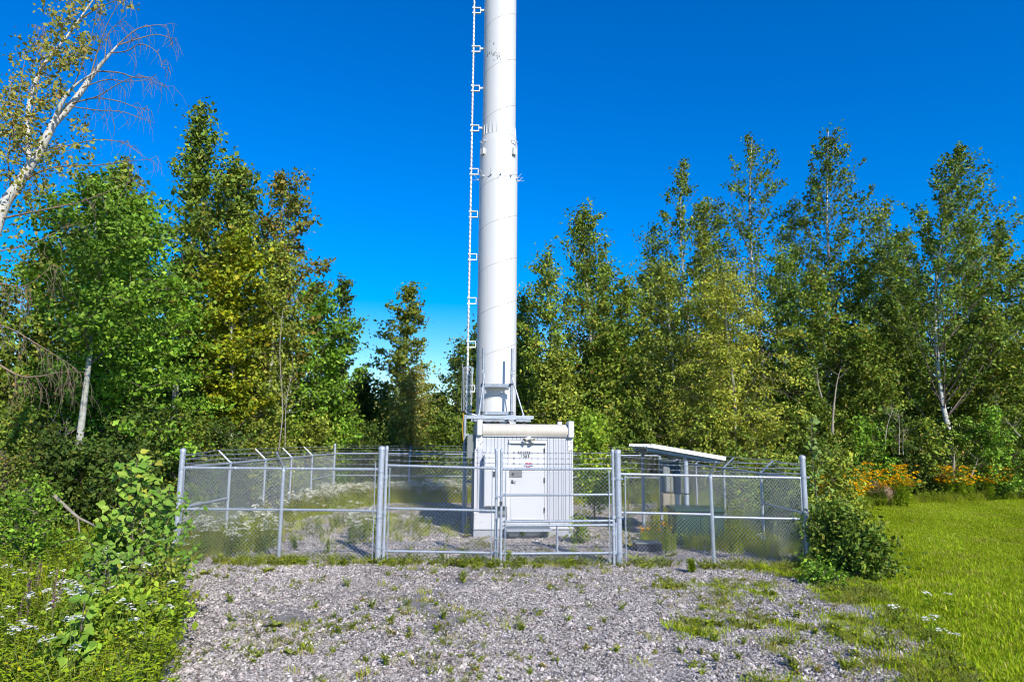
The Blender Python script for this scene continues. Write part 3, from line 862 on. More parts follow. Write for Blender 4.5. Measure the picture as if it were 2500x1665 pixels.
b = MB(); b.bbox((-.04, -.05, uh + .001), (uw + .04, ud + .04, uh + .09), .03); b.build('lid', DGREEN, ubx)
b = MB(); b.bbox((.05, -.02, .12), (uw / 2 - .01, -.001, uh - .06), .006); b.build('door', DGREEN, ubx)
b = MB(); b.bbox((uw / 2 + .01, -.02, .12), (uw - .05, -.001, uh - .06), .006); b.build('door', DGREEN, ubx)
b = MB(); b.box((-.06, -.06, -.1), (uw + .06, ud + .06, .049)); b.build('pad', CONCRETE, ubx)
b = MB(); b.box((uw * .62, -.03, .16), (uw * .75, -.0205, .2)); b.tube([(.2, -.02, uh - .14), (.2, -.05, uh - .14)], .02, 8); b.build('latch', GALV, ubx)
lid2 = G(1600, 1345)
vb = empty('ground_vault', (lid2.x - .15, lid2.y - .1, 0), R(4), 'small dark pull box sunk in the gravel beside the green utility box', 'pull box')
b = MB(); b.bbox((-.3, 0, -.1), (.3, .4, .16), .02); b.build('body', mat('navy_plastic', (.03, .035, .06), .5, 0, .1, 5), vb)
b = MB(); b.bbox((-.32, -.02, .161), (.32, .42, .2), .015); b.build('lid', GREYBOX, vb)

# ------------------------------------------------------------------ chain-link fence
def zig(p0, p1, zb, zt, w=.08, r=.0032, knuckle=.05):
    """real zigzag wires woven between p0 and p1 (world xy), as triangular tubes"""
    p0, p1 = np.array(p0[:2], float), np.array(p1[:2], float)
    Ltot = np.linalg.norm(p1 - p0); d = (p1 - p0) / Ltot; nrm = np.array([-d[1], d[0]])
    hw = w / 2
    nw = int(Ltot / hw); nk = int((zt - zb) / hw) + 1
    k = np.arange(nk); i = np.arange(nw)[:, None]
    xs = (i + ((k[None] + i) % 2)) * hw
    zs = np.broadcast_to(zb + k * hw, xs.shape).copy()
    off = (((k[None] + i) % 2) * 2 - 1) * .003
    top = xs[:, -1:] + 0; zt_ = zs[:, -1:] + knuckle
    xs = np.concatenate([xs, top], 1); zs = np.concatenate([zs, zt_], 1); off = np.concatenate([np.broadcast_to(off, (nw, nk)), off[:, -1:] * 0], 1)
    sag = .012 * np.sin(xs * 1.7 + zs * 2.1)
    pos = np.stack([p0[0] + d[0] * xs + nrm[0] * (off + sag), p0[1] + d[1] * xs + nrm[1] * (off + sag), zs], 2)
    n1 = pos.shape[1]
    ring = []
    for t in range(3):
        a = 2 * math.pi * t / 3 + .5
        ring.append(pos + np.array([d[0] * math.cos(a), d[1] * math.cos(a), 0]) * r + np.array([nrm[0], nrm[1], 0]) * (math.sin(a) * r))
    V = np.stack(ring, 2).reshape(-1, 3)
    base = (np.arange(nw)[:, None, None] * n1 + np.arange(n1 - 1)[None, :, None]) * 3
    t = np.arange(3)[None, None, :]
    F = np.stack([base + t, base + (t + 1) % 3, base + 3 + (t + 1) % 3, base + 3 + t], 3).reshape(-1, 4)
    return V, F
def fabric(p0, p1, zb, zt, parent, w=.08, r=.0032, name='chain_link'):
    V, F = zig(p0, p1, zb, zt, w, r)
    V = V - np.array(parent.location)
    return link(name, quads_mesh(name, V, F, None, WIRE), parent, 'stuff')
def strand(pts, parent, name='barbed_wire', sag=.01):
    b = MB(); o = Vector(parent.location)
    for p, q in zip(pts[:-1], pts[1:]):
        p, q = Vector(p) - o, Vector(q) - o
        n = 6
        mid = [p.lerp(q, i / n) - Vector((0, 0, sag * 4 * (i / n) * (1 - i / n))) for i in range(n + 1)]
        b.tube(mid, .0042, 4, cap=False)
        L = (q - p).length; dd = (q - p).normalized()
        for k in range(1, int(L / .125)):
            c = p.lerp(q, k * .125 / L) - Vector((0, 0, sag * 4 * (k*.125/L) * (1 - k*.125/L)))
            for s in (1, -1): b.tube([c + Vector((-.012 * s, 0, -.018)) , c + Vector((.012 * s, .004, .018))], .003, 3, cap=False)
            b.tube([c - dd * .012, c + dd * .012], .0075, 4)
    return b.build(name, WIRE_OLD, parent)
def rail(p, q, r, parent, name='rail', m_=None):
    o = Vector(parent.location); b = MB()
    b.tube([Vector(p) - o, Vector(q) - o], r, 10)
    return b.build(name, m_ or GALV, parent, smooth=True)
def post(x, y, zt, r, parent, lean=0.0, cap=True, name='post', bands=()):
    o = Vector(parent.location); b = MB()
    b.tube([Vector((x, y, -.2)) - o, Vector((x + lean, y, zt)) - o], r, 14)
    b.lathe([(r * 1.12, -.05), (r * 1.14, 0), (r * .9, .02), (r * .4, .035), (.0005, .038)], 14, tuple(Vector((x + lean, y, zt)) - o), cap=False)
    p_ = b.build(name, GALV, parent, smooth=True)
    for zb in bands:
        c = MB(); c.lathe([(r * 1.02, -.02), (r * 1.13, -.018), (r * 1.13, .018), (r * 1.02, .02)], 12, tuple(Vector((x + lean * zb / zt, y, zb)) - o)); c.box(tuple(Vector((x + r * .9, y - .012, zb - .015)) - o), tuple(Vector((x + r * 1.9, y + .012, zb + .015)) - o))
        c.build('tension_band', GALV_DULL, p_)
    return p_
def arm(p, tip, parent):
    o = Vector(parent.location); b = MB()
    p, tip = Vector(p) - o, Vector(tip) - o
    b.tube([p - Vector((0, 0, .05)), p + Vector((0, 0, .03))], .042, 10); b.tube([p, tip], [.024, .018], 6)
    return b.build('barb_arm', GALV, parent)
def bar(x, y, z0, z1, parent):
    o = Vector(parent.location); b = MB(); b.box(tuple(Vector((x - .01, y - .004, z0)) - o), tuple(Vector((x + .01, y + .004, z1)) - o))
    return b.build('tension_bar', GALV_DULL, parent)
def knots(x0, x1, y, z, parent, step=.45):
    o = Vector(parent.location); b = MB(); n = max(2, int(abs(x1 - x0) / step))
    for i in range(n):
        x = x0 + (x1 - x0) * (i + .5) / n
        b.tube([Vector((x + .026 * math.cos(t) * .3, y + .030 * math.cos(t), z + .030 * math.sin(t))) - o for t in [2*math.pi*k/8 for k in range(9)]], .004, 4)
    return b.build('wire_tie', WIRE, parent)
zf = lambda x, y: at(x, y, FY).z
xf = lambda x, y=1250: at(x, y, FY).x
# left front panel
fl_ = empty('chain_link_fence', (FXL, FY, 0), 0, 'front chain-link fence panel left of the double gate with white flowers behind it', 'fence', 'chain-link fence panels round the compound')
o = Vector((0, 0, 0))
XGL = xf(926)
zt_ = zf(680, 1143.5); zm_ = zf(680, 1244)
zpost = zf(440, 1098)
post(FXL, FY, zpost, .057, fl_, .015, bands=(.25, .75, 1.2, 1.85))
post(XGL, FY, zf(932, 1093), .064, fl_, .01, bands=(.3, .9, 1.82))
XM = xf(683, 1300)
post(XM, FY, zt_ - .02, .038, fl_, .01)
rail((FXL, FY, zt_), (XGL, FY, zt_), .028, fl_, 'top_rail'); rail((FXL, FY, zm_), (XM, FY, zm_), .026, fl_, 'mid_rail'); rail((XM, FY, zm_ + .002), (XGL, FY, zm_ - .01), .026, fl_, 'mid_rail')
fabric((FXL + .08, FY - .045), (XGL - .08, FY - .045), .03, zt_ + .02, fl_)
knots(FXL, XGL, FY - .01, zt_, fl_); knots(FXL, XGL, FY - .01, zm_, fl_, .6)
bar(FXL + .1, FY - .05, .03, zt_, fl_); bar(XGL - .1, FY - .05, .03, zt_ + .15, fl_)
arm((XM + .01, FY, zt_ + .02), (XM - .04, FY - .34, zt_ + .33), fl_)
for k in range(3):
    u = .3 + .33 * k
    strand([(FXL + .02, FY - .03, zt_ + .08 + .09 * k), (XM - .04 * u, FY - .34 * u, zt_ + .02 + .31 * u), (XGL, FY - .03, zt_ + .10 + .11 * k)], fl_)
# right front panel
XGR = xf(1511)
fr_ = empty('chain_link_fence', (XGR, FY, 0), 0, 'front chain-link fence panel right of the double gate, with the canopy behind it', 'fence', 'chain-link fence panels round the compound')
post(XGR, FY, zf(1508, 1101), .064, fr_, -.01, bands=(.25, .95, 1.72))
post(FXR, FY, zf(1965, 1115), .057, fr_, -.02, bands=(.95, 1.78))
XM2 = xf(1741, 1300)
za, zb_ = zf(1520, 1157), zf(1960, 1167)
post(XM2, FY, (za + zb_) / 2 - .02, .038, fr_, -.02)
zmid = lambda x: za + (zb_ - za) * (x - XGR) / (FXR - XGR)
rail((XGR, FY, za), (FXR, FY, zb_), .028, fr_, 'top_rail')
m0, m1, m2 = zf(1520, 1251), zf(1735, 1255.5), zf(1965, 1267)
rail((XGR, FY, m0), (XM2, FY, m1), .026, fr_, 'mid_rail'); rail((XM2, FY, zf(1745, 1262)), (FXR, FY, m2), .026, fr_, 'mid_rail')
fabric((XGR + .09, FY - .045), (FXR - .08, FY - .045), .03, (za + zb_) / 2 + .03, fr_)
bar(XGR + .13, FY - .05, .03, za, fr_); bar(FXR - .1, FY - .05, .03, zb_, fr_)
knots(XGR, FXR, FY - .01, (za + zb_) / 2, fr_)
arm((XM2 - .02, FY, zmid(XM2) + .02), (XM2 + .02, FY - .30, zmid(XM2) + .30), fr_)
for k in range(3):
    u = .3 + .33 * k
    strand([(XGR, FY - .03, za + .13 + .115 * k), (XM2 + .02 * u, FY - .3 * u, zmid(XM2) + .02 + .28 * u), (FXR, FY - .03, zb_ + .10 + .10 * k)], fr_)
# left and right sides, back
def side(name_label, xa, xb, ys, sgn, ztr, bx=0.0, brace=None):
    f = empty('chain_link_fence', (xa, FY, 0), 0, name_label, 'fence', 'chain-link fence panels round the compound')
    px = lambda y: xa + (xb - xa) * (y - FY) / (BY - FY)
    for y in ys:
        post(px(y), y, ztr - .02, .034, f, 0.0)
        arm((px(y), y, ztr + .02), (px(y) + sgn * .31, y, ztr + .31), f)
    rail((xa, FY + .06, ztr), (xb, BY, ztr), .027, f, 'top_rail')
    fabric((xa, FY + .08), (xb, BY - .05), .03, ztr + .02, f, .10, .0026)
    for k in range(3):
        u = .3 + .33 * k
        strand([(xa, FY, ztr + .08 + .09 * k)] + [(px(y) + sgn * .31 * u, y, ztr + .02 + .31 * u) for y in ys] + [(xb, BY, ztr + .1 + .1 * k)], f)
    y0_, y1_ = ys[0], ys[-1]
    rail((xa, FY + .06, zm_), (px(y0_), y0_, zm_), .024, f, 'mid_rail')
    rail((px(y1_), y1_, zm_), (xb, BY, zm_), .024, f, 'mid_rail')
    return f
side('chain-link fence side running back along the left edge of the compound', FXL, BXL, (17.0, 19.6, 22.1, 24.6), -1, zt_)
side('chain-link fence side running back along the right edge of the compound', FXR, BXR, (16.8, 19.7, 22.6, 25.4), 1, zb_ - .02)
bk = empty('chain_link_fence', (BXL, BY, 0), 0, 'far chain-link fence across the back of the compound behind the tower', 'fence', 'chain-link fence panels round the compound')
post(BXL, BY, at(815, 1085, BY).z, .05, bk); post(BXR, BY, 2.2, .05, bk)
zbk = at(815, 1106, BY).z
for x in (-4.1, -1.2, 1.7, 4.2): post(x, BY, zbk - .02, .034, bk); arm((x, BY, zbk + .02), (x, BY + .3, zbk + .3), bk)
rail((BXL, BY, zbk), (BXR, BY, zbk), .027, bk, 'top_rail'); rail((BXL, BY, 1.03), (BXR, BY, 1.03), .022, bk, 'mid_rail')
fabric((BXL + .05, BY - .04), (BXR - .05, BY - .04), .03, zbk + .02, bk, .10, .0036)
for k in range(3): strand([(BXL, BY, zbk + .1 + .1 * k)] + [(x, BY + .1 + .1 * k, zbk + .12 + .1 * k) for x in (-4.1, -1.2, 1.7, 4.2)] + [(BXR, BY, zbk + .1 + .1 * k)], bk)
# gates
GY = FY - .02
def gate(xl, xr, rails, stiles, label, top_l, top_r, bot, wires, hinge_x):
    g_ = empty('gate_leaf', (xl, GY, 0), 0, label, 'gate', 'leaves of the double gate')
    for x, zt, in ((xl, top_l), (xr, top_r)):
        post(x, GY, zt, .031, g_, 0, name='stile')
        g_.children[-1].data.transform(Matrix.Identity(4))
    for (y0, y1) in rails:
        rail((xl, GY, y0), (xr, GY, y1), .026, g_, 'gate_rail')
        knots(xl, xr, GY - .005, (y0 + y1) / 2, g_, .5)
    for (x, z0, z1) in stiles:
        rail((x, GY, z0), (x, GY, z1), .022, g_, 'upright')
    zt = rails[0]
    fabric((xl + .05, GY - .04), (xr - .04, GY - .04), bot, (zt[0] + zt[1]) / 2 + .02, g_)
    for x in (xl + .085, xr - .085): bar(x, GY - .045, bot + .01, min(zt), g_)
    for k in range(3):
        strand([(xl, GY - .02, wires[0] + k * wires[2]), (xr, GY - .02, wires[1] + k * wires[2])], g_, sag=.006)
        o_ = Vector(g_.location); c = MB()
        for x, w0 in ((xl + .25, wires[0]), (xr - .25, wires[1])):
            c.tube([Vector((x + .02 * math.cos(t), GY - .02, w0 + k * wires[2] + .02 * math.sin(t))) - o_ for t in [2*math.pi*j/8 for j in range(9)]], .005, 4)
        c.build('wire_clip', WIRE_OLD, g_)
    for z in hinge_x[1]:
        c = MB(); o_ = Vector(g_.location); x = hinge_x[0]; s = hinge_x[2]
        c.lathe([(.036, -.035), (.042, -.03), (.042, .03), (.036, .035)], 10, tuple(Vector((x, GY, z)) - o_))
        c.box(tuple(Vector((min(x, x + s * .12), GY - .012, z - .02)) - o_), tuple(Vector((max(x, x + s * .12), GY + .012, z + .02)) - o_))
        c.build('hinge', GALV, g_)
    return g_
gl0, gl1 = xf(940), xf(1211)
gr0, gr1 = xf(1223.5), xf(1497)
zt0, zt1 = zf(945, 1135.5), zf(1210, 1143)
gL = gate(gl0, gl1, [(zt0, zt1), (zf(945, 1240), zf(1210, 1246.5)), (zf(945, 1344.5), zf(1210, 1349))], [], 'left leaf of the chain-link double gate with a single middle rail', zf(943, 1092), zf(1214, 1098), .06, (zf(945, 1098), zf(1214, 1105), -.105), (gl0, (.3, 1.0, 1.72), -1))
zr0, zr1 = zf(1225, 1145), zf(1497, 1144)
xs_ = xf(1360, 1310)
gR = gate(gr0, gr1, [(zr0, zr1), (zf(1225, 1208), zf(1497, 1207)), (zf(1225, 1273), zf(1497, 1270.5)), (zf(1225, 1283), zf(1497, 1281)), (zf(1225, 1351), zf(1497, 1349))], [(xs_, zf(1360, 1350), zf(1360, 1283)), (gr1 + .05, zf(1500, 1352), zf(1500, 1275))], 'right leaf of the chain-link double gate with extra lower rails and a short upright', zf(1225, 1099), zf(1493, 1100), .06, (zf(1223, 1105), zf(1495, 1106), -.11), (gr1, (.25, .62, .95, 1.72), 1))
b = MB(); o_ = Vector(gL.location)
b.tube([Vector((gl1 + .03, GY - .05, -.05)) - o_, Vector((gl1 + .03, GY - .05, .95)) - o_], .012, 6)
for z in (.25, .5, .9): b.box(tuple(Vector((gl1 - .03, GY - .07, z)) - o_), tuple(Vector((gl1 + .06, GY - .03, z + .03)) - o_))
b.build('drop_bolt', GALV_DULL, gL)
b = MB(); zk = zf(1216, 1212)
b.box(tuple(Vector((gl1 - .02, GY - .06, zk - .02)) - o_), tuple(Vector((gr0 + .02, GY - .035, zk + .02)) - o_))
b.build('gate_latch', GALV_DULL, gL)
lk = empty('padlock', (gl1 + .10, GY - .07, zk - .10), 0, 'small dark padlock hanging on the chain where the gate leaves meet', 'padlock')
b = MB(); b.bbox((-.03, -.02, -.06), (.03, .02, .01), .006); b.build('lock_body', BOLT, lk)
b = MB(); b.tube([(-.02, 0, 0), (-.02, 0, .05), (0, 0, .075), (.02, 0, .05), (.02, 0, 0)], .006, 6); b.build('shackle', GALV, lk)
# ------------------------------------------------------------------ trees
PAL = {
 'aspen': [((.072, .105, .012), 5), ((.105, .135, .015), 4), ((.050, .080, .011), 4), ((.150, .150, .022), 1.2), ((.13, .085, .02), .5)],
 'dark':  [((.046, .076, .011), 5), ((.068, .100, .012), 4), ((.092, .122, .014), 3), ((.12, .12, .02), .5)],
 'green': [((.065, .125, .010), 5), ((.095, .160, .013), 4), ((.048, .095, .010), 3), ((.12, .18, .025), 1.5)],
 'yellow':[((.165, .165, .007), 4), ((.135, .155, .008), 5), ((.085, .120, .009), 5), ((.19, .155, .01), .7)],
 'olive': [((.130, .125, .026), 5), ((.100, .105, .022), 4), ((.160, .140, .030), 2), ((.17, .11, .03), .7)],
 'birch': [((.105, .130, .018), 5), ((.135, .155, .020), 4), ((.070, .095, .013), 4), ((.16, .15, .02), 1)],
 'gold':  [((.135, .145, .018), 5), ((.165, .165, .020), 4), ((.095, .115, .014), 4), ((.19, .155, .02), .7)],
 'brown': [((.100, .085, .018), 4), ((.085, .095, .014), 5), ((.13, .085, .02), 2), ((.065, .085, .012), 4)],
 'bright':[((.095, .145, .012), 5), ((.125, .170, .014), 4), ((.065, .110, .010), 3), ((.15, .155, .02), 1)],
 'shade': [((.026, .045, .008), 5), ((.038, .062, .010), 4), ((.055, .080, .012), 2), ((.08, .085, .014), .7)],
}
def pal(name, n, rng, jit=.18):
    cs = np.array([c for c, w in PAL[name]]); ws = np.array([w for c, w in PAL[name]], float)
    k = rng.choice(len(cs), n, p=ws / ws.sum())
    return cs[k] * rng.uniform(1 - jit, 1 + jit, (n, 1)) * rng.uniform(.94, 1.06, (n, 3))

def leaf_quads(cent, size, rng, up=.5, out=None, ratio=.62, droop=0.0):
    """folded diamond leaves at cent (n,3); returns V (4n,3), F (n,4)"""
    n = len(cent)
    nrm = rng.normal(0, 1, (n, 3)); nrm /= np.linalg.norm(nrm, axis=1, keepdims=True)
    nrm[:, 2] += up
    if out is not None: nrm += out
    nrm /= np.linalg.norm(nrm, axis=1, keepdims=True) + 1e-9
    ax = np.cross(nrm, rng.normal(0, 1, (n, 3))); ax[:, 2] -= droop
    ax -= nrm * (ax * nrm).sum(1, keepdims=True)
    ax /= np.linalg.norm(ax, axis=1, keepdims=True) + 1e-9
    sd = np.cross(nrm, ax)
    L = (size * np.clip(rng.lognormal(0, .32, n), .5, 1.9))[:, None]; W = L * ratio
    fold = nrm * (L * rng.uniform(.0, .16, (n, 1)))
    V = np.stack([cent - ax * L * .5, cent + sd * W * .5 + fold - ax * L * .08, cent + ax * L * .5, cent - sd * W * .5 + fold - ax * L * .08], 1).reshape(-1, 3)
    return V, np.arange(4 * n).reshape(n, 4)

PROF = {
 'spire': lambda u: np.minimum(1, u * 6 + .25) * (1 - u) ** .62 * .95 + .05,
 'oval':  lambda u: np.sin(np.pi * np.clip(u * .88 + .10, 0, 1)) ** .75,
 'column':lambda u: np.minimum(1, u * 5 + .35) * (1 - u ** 3.2) ** .9 * .95 + .04,
 'broad': lambda u: np.minimum(1, u * 4 + .4) * (1 - u ** 2.2) ** .8,
 'plume': lambda u: (1 - u) ** .72 * .96 + .04,
 'bush':  lambda u: np.sqrt(np.clip(1 - (u * .98) ** 2, 0, 1)),
}
def tube_np(segs):
    """segs: list of (pts list, r0, r1, seg) -> V, F arrays (no caps)"""
    VV, FF, o = [], [], 0
    for pts, r0, r1, s in segs:
        pts = np.array(pts, float); n = len(pts)
        d = np.gradient(pts, axis=0); d /= np.linalg.norm(d, axis=1, keepdims=True) + 1e-9
        ref = np.array([0.31, .2, 1.0]) if abs(d[:, 2]).mean() < .8 else np.array([1.0, .13, .1])
        a = np.cross(d, ref); a /= np.linalg.norm(a, axis=1, keepdims=True) + 1e-9
        b = np.cross(a, d)
        rr = np.linspace(r0, r1, n)[:, None]
        ring = [pts + (a * math.cos(2*math.pi*k/s) + b * math.sin(2*math.pi*k/s)) * rr for k in range(s)]
        VV.append(np.stack(ring, 1).reshape(-1, 3))
        i = np.arange(n - 1)[:, None] * s; k = np.arange(s)[None]
        FF.append(np.stack([i + k, i + (k + 1) % s, i + s + (k + 1) % s, i + s + k], 2).reshape(-1, 4) + o)
        o += n * s
    return np.concatenate(VV), np.concatenate(FF)

TREE_N = [0]
def tree(name, label, base, H, Rad, shape='oval', palette='aspen', leaves=10000, leaf=.15, c0=.15, rise=.5, lean=(0, 0), trunk=.14, bark=ASPEN,
         nb=34, clump=.32, per=26, group=None, path=None, droop=0.0, sparse=1.0, up=.45, cat='tree', seed=None, wind=0.0, topfill=True, plume=False):
    TREE_N[0] += 1
    rng = np.random.default_rng(100 + TREE_N[0] if seed is None else seed)
    base = Vector(base)
    t = empty(name, base, 0, label, cat, group)
    # trunk path in local coordinates
    if path is None:
        ph = rng.uniform(0, 6)
        P = [np.array([lean[0] * (k/8)**1.3 * H + .012 * H * math.sin(ph + k * .9) * (k > 0), lean[1] * (k/8)**1.3 * H + .012 * H * math.cos(ph * 1.7 + k * .8) * (k > 0), H * k / 8 - (.15 if k == 0 else 0)]) for k in range(9)]
    else:
        P = [np.array(p) for p in path]
    P = np.array(P); zs = P[:, 2]
    def tp(h): return np.array([np.interp(h, zs, P[:, 0]), np.interp(h, zs, P[:, 1]), h])
    segs = [(P, trunk, trunk * .12, 9)]
    V, F = tube_np(segs)
    link('trunk', quads_mesh('trunk', V, F, None, bark), t)
    pf = PROF[shape]
    cl, cs, cd = [], [], []
    bs = []
    hC = H * c0
    for i in range(nb):
        u = ((i + rng.random()) / nb) ** .92
        h_tip = hC + (H - hC) * u
        r = Rad * float(pf(np.array(u))) * (rng.uniform(.75, 1.6) if shape in ('spire', 'column', 'plume') else rng.uniform(.75, 1.3))
        az = i * 2.39996 + rng.uniform(-.4, .4)
        h_att = max(H * .04, h_tip - rise * r - .02 * H)
        a = tp(h_att)
        dirv = np.array([math.cos(az), math.sin(az), 0])
        tip = tp(min(h_tip, H)) + dirv * r
        tip[0] += wind * r * .7 
        tip[2] += wind * .3 * r
        mid = a * .5 + tip * .5 + np.array([0, 0, (.10 if droop <= 0 else .25) * r]) + rng.normal(0, .05 * r + .01, 3)
        tip[2] -= droop * r
        pts = [a, a * .55 + mid * .45 + dirv * r * .03, mid, mid * .45 + tip * .55 + np.array([0, 0, .04 * r]), tip]
        bs.append((pts, max(.012, min(.045, trunk * .26) * (1 - u * .7)), .006, 5))
        nt = (4 + int(r / .32)) if plume else 3 + int(r / .55)
        for k in range(nt):
            s = .22 + .78 * (k + rng.random()) / nt
            j = min(3, int(s * 4)); f = s * 4 - j
            q = np.array(pts[j]) * (1 - f) + np.array(pts[j + 1]) * f
            off = rng.normal(0, (.05 * r + .06) if plume else (.16 * r * (1 - .4 * s) + .08), 3); off[2] = abs(off[2]) * .7 * (1 if droop <= 0 else -1)
            c = q + off
            bs.append(([q, q * .5 + c * .5 + np.array([0, 0, .03]), c], .010, .004, 3))
            cl.append(c); cs.append(clump * rng.uniform(.55, 1.15) * (1.3 - .6 * s))
            tg = np.array(pts[j + 1]) - np.array(pts[j]); tg = tg / (np.linalg.norm(tg) + 1e-9) + (c - q) / (np.linalg.norm(c - q) + .2) * .7; cd.append(tg / (np.linalg.norm(tg) + 1e-9))
    if topfill:
        for h in np.linspace(H * (c0 + .12 * (1 - c0)), H * 1.01, 14):
            cl.append(tp(min(h, H)) + rng.normal(0, .12, 3)); cs.append(clump * .6); cd.append(np.array([0, 0, 1.0]))
    V, F = tube_np(bs)
    link('branches', quads_mesh('branches', V, F, None, TWIG if bark is not BIRCH else TWIG), t)
    cl = np.array(cl); cs = np.array(cs)
    keep = rng.random(len(cl)) < sparse
    cl, cs, cd = cl[keep], cs[keep], np.array(cd)[keep]
    nper = max(4, int(leaves * (1.28 if base.y > 28 else 1.4) / len(cl))); leaf = leaf * (1.02 if base.y > 28 else .98)
    cent = np.repeat(cl, nper, 0) + np.clip(rng.normal(0, 1, (len(cl) * nper, 3)), -1.7, 1.7) * np.repeat(cs, nper)[:, None] * np.array([1, 1, .62]) * .78
    cent += np.repeat(cd, nper, 0) * (np.clip(rng.normal(0, 1.1, len(cent)), -1.9, 1.9) * np.repeat(cs, nper))[:, None]
    if droop > 0: cent[:, 2] -= np.abs(rng.normal(0, .25, len(cent))) * droop
    cent[:, 2] = np.maximum(cent[:, 2], .03)
    ax_ = np.array([tp(min(max(h, 0), H)) for h in cent[::nper, 2]]); out_ = np.repeat(cl - ax_, nper, 0); out_[:, 2] = 0; out_ /= np.linalg.norm(out_, axis=1, keepdims=True) + .3
    V, F = leaf_quads(cent, leaf, rng, up, out=out_ * .55, droop=droop)
    tint = pal(palette, len(cent), rng) * np.repeat(rng.uniform(.62, 1.35, (len(cl), 1)), nper, 0)
    cr = link('crown', quads_mesh('crown', V, F, tint, LEAF), t, 'stuff')
    return t

def ptree(name, label, px, ytop, Y, hw, **k):
    """tree whose axis stands at depth Y, top at picture row ytop and half width hw pixels"""
    b = at(px, 1050, Y); top = at(px, ytop, Y)
    r = hw / FPX * Y
    return tree(name, label, (b.x, Y, -.05), top.z + .05, r, **k)

RIGHT_L = ['dim green crown directly right of the tower, behind the small birch', 'dark green crown left of the slim spiky poplar', 'dark crown under the open airy poplar', 'green crown at the foot of the broad tall poplar, left of its trunk', 'dark crown right of the broad tall poplar, below its branches', 'dark crown between the broad poplar and the white trunked poplar',
 'low dark crown just left of the long bare white trunk', 'dark crown right of the white trunked poplar', 'low green crown in front, right of the long white trunk', 'green crown at the far right edge behind the cut off poplar', 'low broad green crown in front of the broad tall poplar', 'low broad green crown below the dip in the right tree line', 'low yellow green crown behind the right end of the shelter roof', 'dim broad crown behind the yellowish birch', 'low dark crown at the right flank of the yellowish birch', 'green crown behind the slim spiky poplar, top left of the yellowish birch', 'dark crown between the slim spiky poplar and the open airy one', 'green crown between the open airy poplar and the broad tall poplar', 'green crown filling the sky between the broad poplar and the white trunked one', 'dark crown behind the upper stem of the white trunked poplar', 'green crown between the white trunked poplar and the cut off poplar', 'green crown behind the small birch right of the tower', 'dark crown in the dip right of the narrow topped poplar']
LEFT_L = ['green crown at the far left, behind the half bare birch', 'dark green crown between the birch and the big maple', 'dim crown behind the pointed aspen, low down', 'green crown behind the yellow maple, low down', 'yellow green crown in the notch between the yellow maple and the round ash', 'dim low crown between the round ash and the pointed birch', 'dark low crown right of the willow bush', 'dark low crown immediately left of the tower foot', 'dim low crown behind the pointed birch, left side', 'dark low crown behind the round ash', 'green crown cut off by the left picture edge below the half bare birch']
WL, WR = 'trees filling in the left wood', 'trees filling in the right wood'
# left wood, from near to far
ptree('maple_tree', 'dense green maple in the left wood, behind the pale leaning trunk', 300, 520, 20.5, 175, shape='broad', palette='green', leaves=19000, leaf=.125, c0=.12, rise=.35, nb=62, clump=.36, trunk=.16, bark=BARK, sparse=.95)
b0 = at(180, 1222, 17.0); 
pth = [(at(x, y, Y).x - b0.x, Y - 17.0, at(x, y, Y).z) for x, y, Y in ((178, 1240, 17), (184, 1180, 17), (196, 1060, 17.1), (208, 960, 17.2), (218, 880, 17.3), (232, 760, 17.5), (236, 640, 17.7), (232, 540, 18), (240, 440, 18.2))]
pth[0] = (pth[0][0], 0, -.1)
tree('aspen_tree', 'aspen with a thick pale leaning trunk left of the fence', (b0.x, 17, 0), pth[-1][2], 1.75, shape='oval', palette='green', leaves=7500, leaf=.12, c0=.50, rise=.4, nb=26, clump=.34, trunk=.105, bark=ASPEN, path=pth, sparse=.9)
ptree('aspen_tree', 'tall pointed aspen with a bare white upper stem in the left wood', 428, 268, 25.5, 66, shape='spire', palette='dark', leaves=6500, leaf=.15, c0=.30, rise=.8, nb=34, clump=.33, trunk=.15, bark=BIRCH, sparse=.72)
ptree('poplar_tree', 'broad dark green poplar just right of the pointed aspen', 545, 405, 25.0, 110, shape='oval', palette='aspen', leaves=14500, leaf=.15, c0=.25, rise=.75, nb=42, clump=.36, trunk=.15, bark=ASPEN, sparse=.85)
ptree('poplar_tree', 'poplar with bronze brown leaves leaning out at the right edge of the left wood', 640, 430, 25.5, 75, shape='oval', palette='brown', leaves=6500, leaf=.14, c0=.30, rise=.9, nb=28, clump=.30, trunk=.11, bark=ASPEN, sparse=.75, lean=(.03, 0), wind=.4)
ptree('maple_tree', 'bright yellow maple low in the left wood', 555, 590, 23.4, 78, shape='oval', palette='yellow', leaves=8500, leaf=.135, c0=.22, rise=.3, nb=40, clump=.30, trunk=.11, bark=ASPEN, sparse=.8, up=.9)
ptree('birch_tree', 'golden olive birch beside the yellow maple', 648, 600, 24.5, 62, shape='oval', palette='birch', leaves=6500, leaf=.12, c0=.12, rise=.4, nb=32, clump=.30, trunk=.09, bark=BIRCH, sparse=.85)
ptree('poplar_tree', 'green poplar behind the maple, left of the pointed aspen', 250, 410, 24.5, 95, shape='oval', palette='aspen', leaves=9500, leaf=.14, c0=.25, rise=.6, nb=40, clump=.36, trunk=.14, bark=ASPEN, sparse=.8)
ptree('ash_tree', 'round topped green ash in the gap left of the tower', 762, 700, 31, 92, shape='oval', palette='green', leaves=11500, leaf=.15, c0=.12, rise=.5, nb=46, clump=.34, trunk=.13, bark=BARK, sparse=.85)
ptree('birch_tree', 'slim dark birch with a drooping top behind the round ash', 828, 685, 32.5, 45, shape='spire', palette='shade', leaves=4500, leaf=.13, c0=.10, rise=.6, nb=30, clump=.26, trunk=.08, bark=BARK, sparse=.75, lean=(.0, 0), wind=.3)
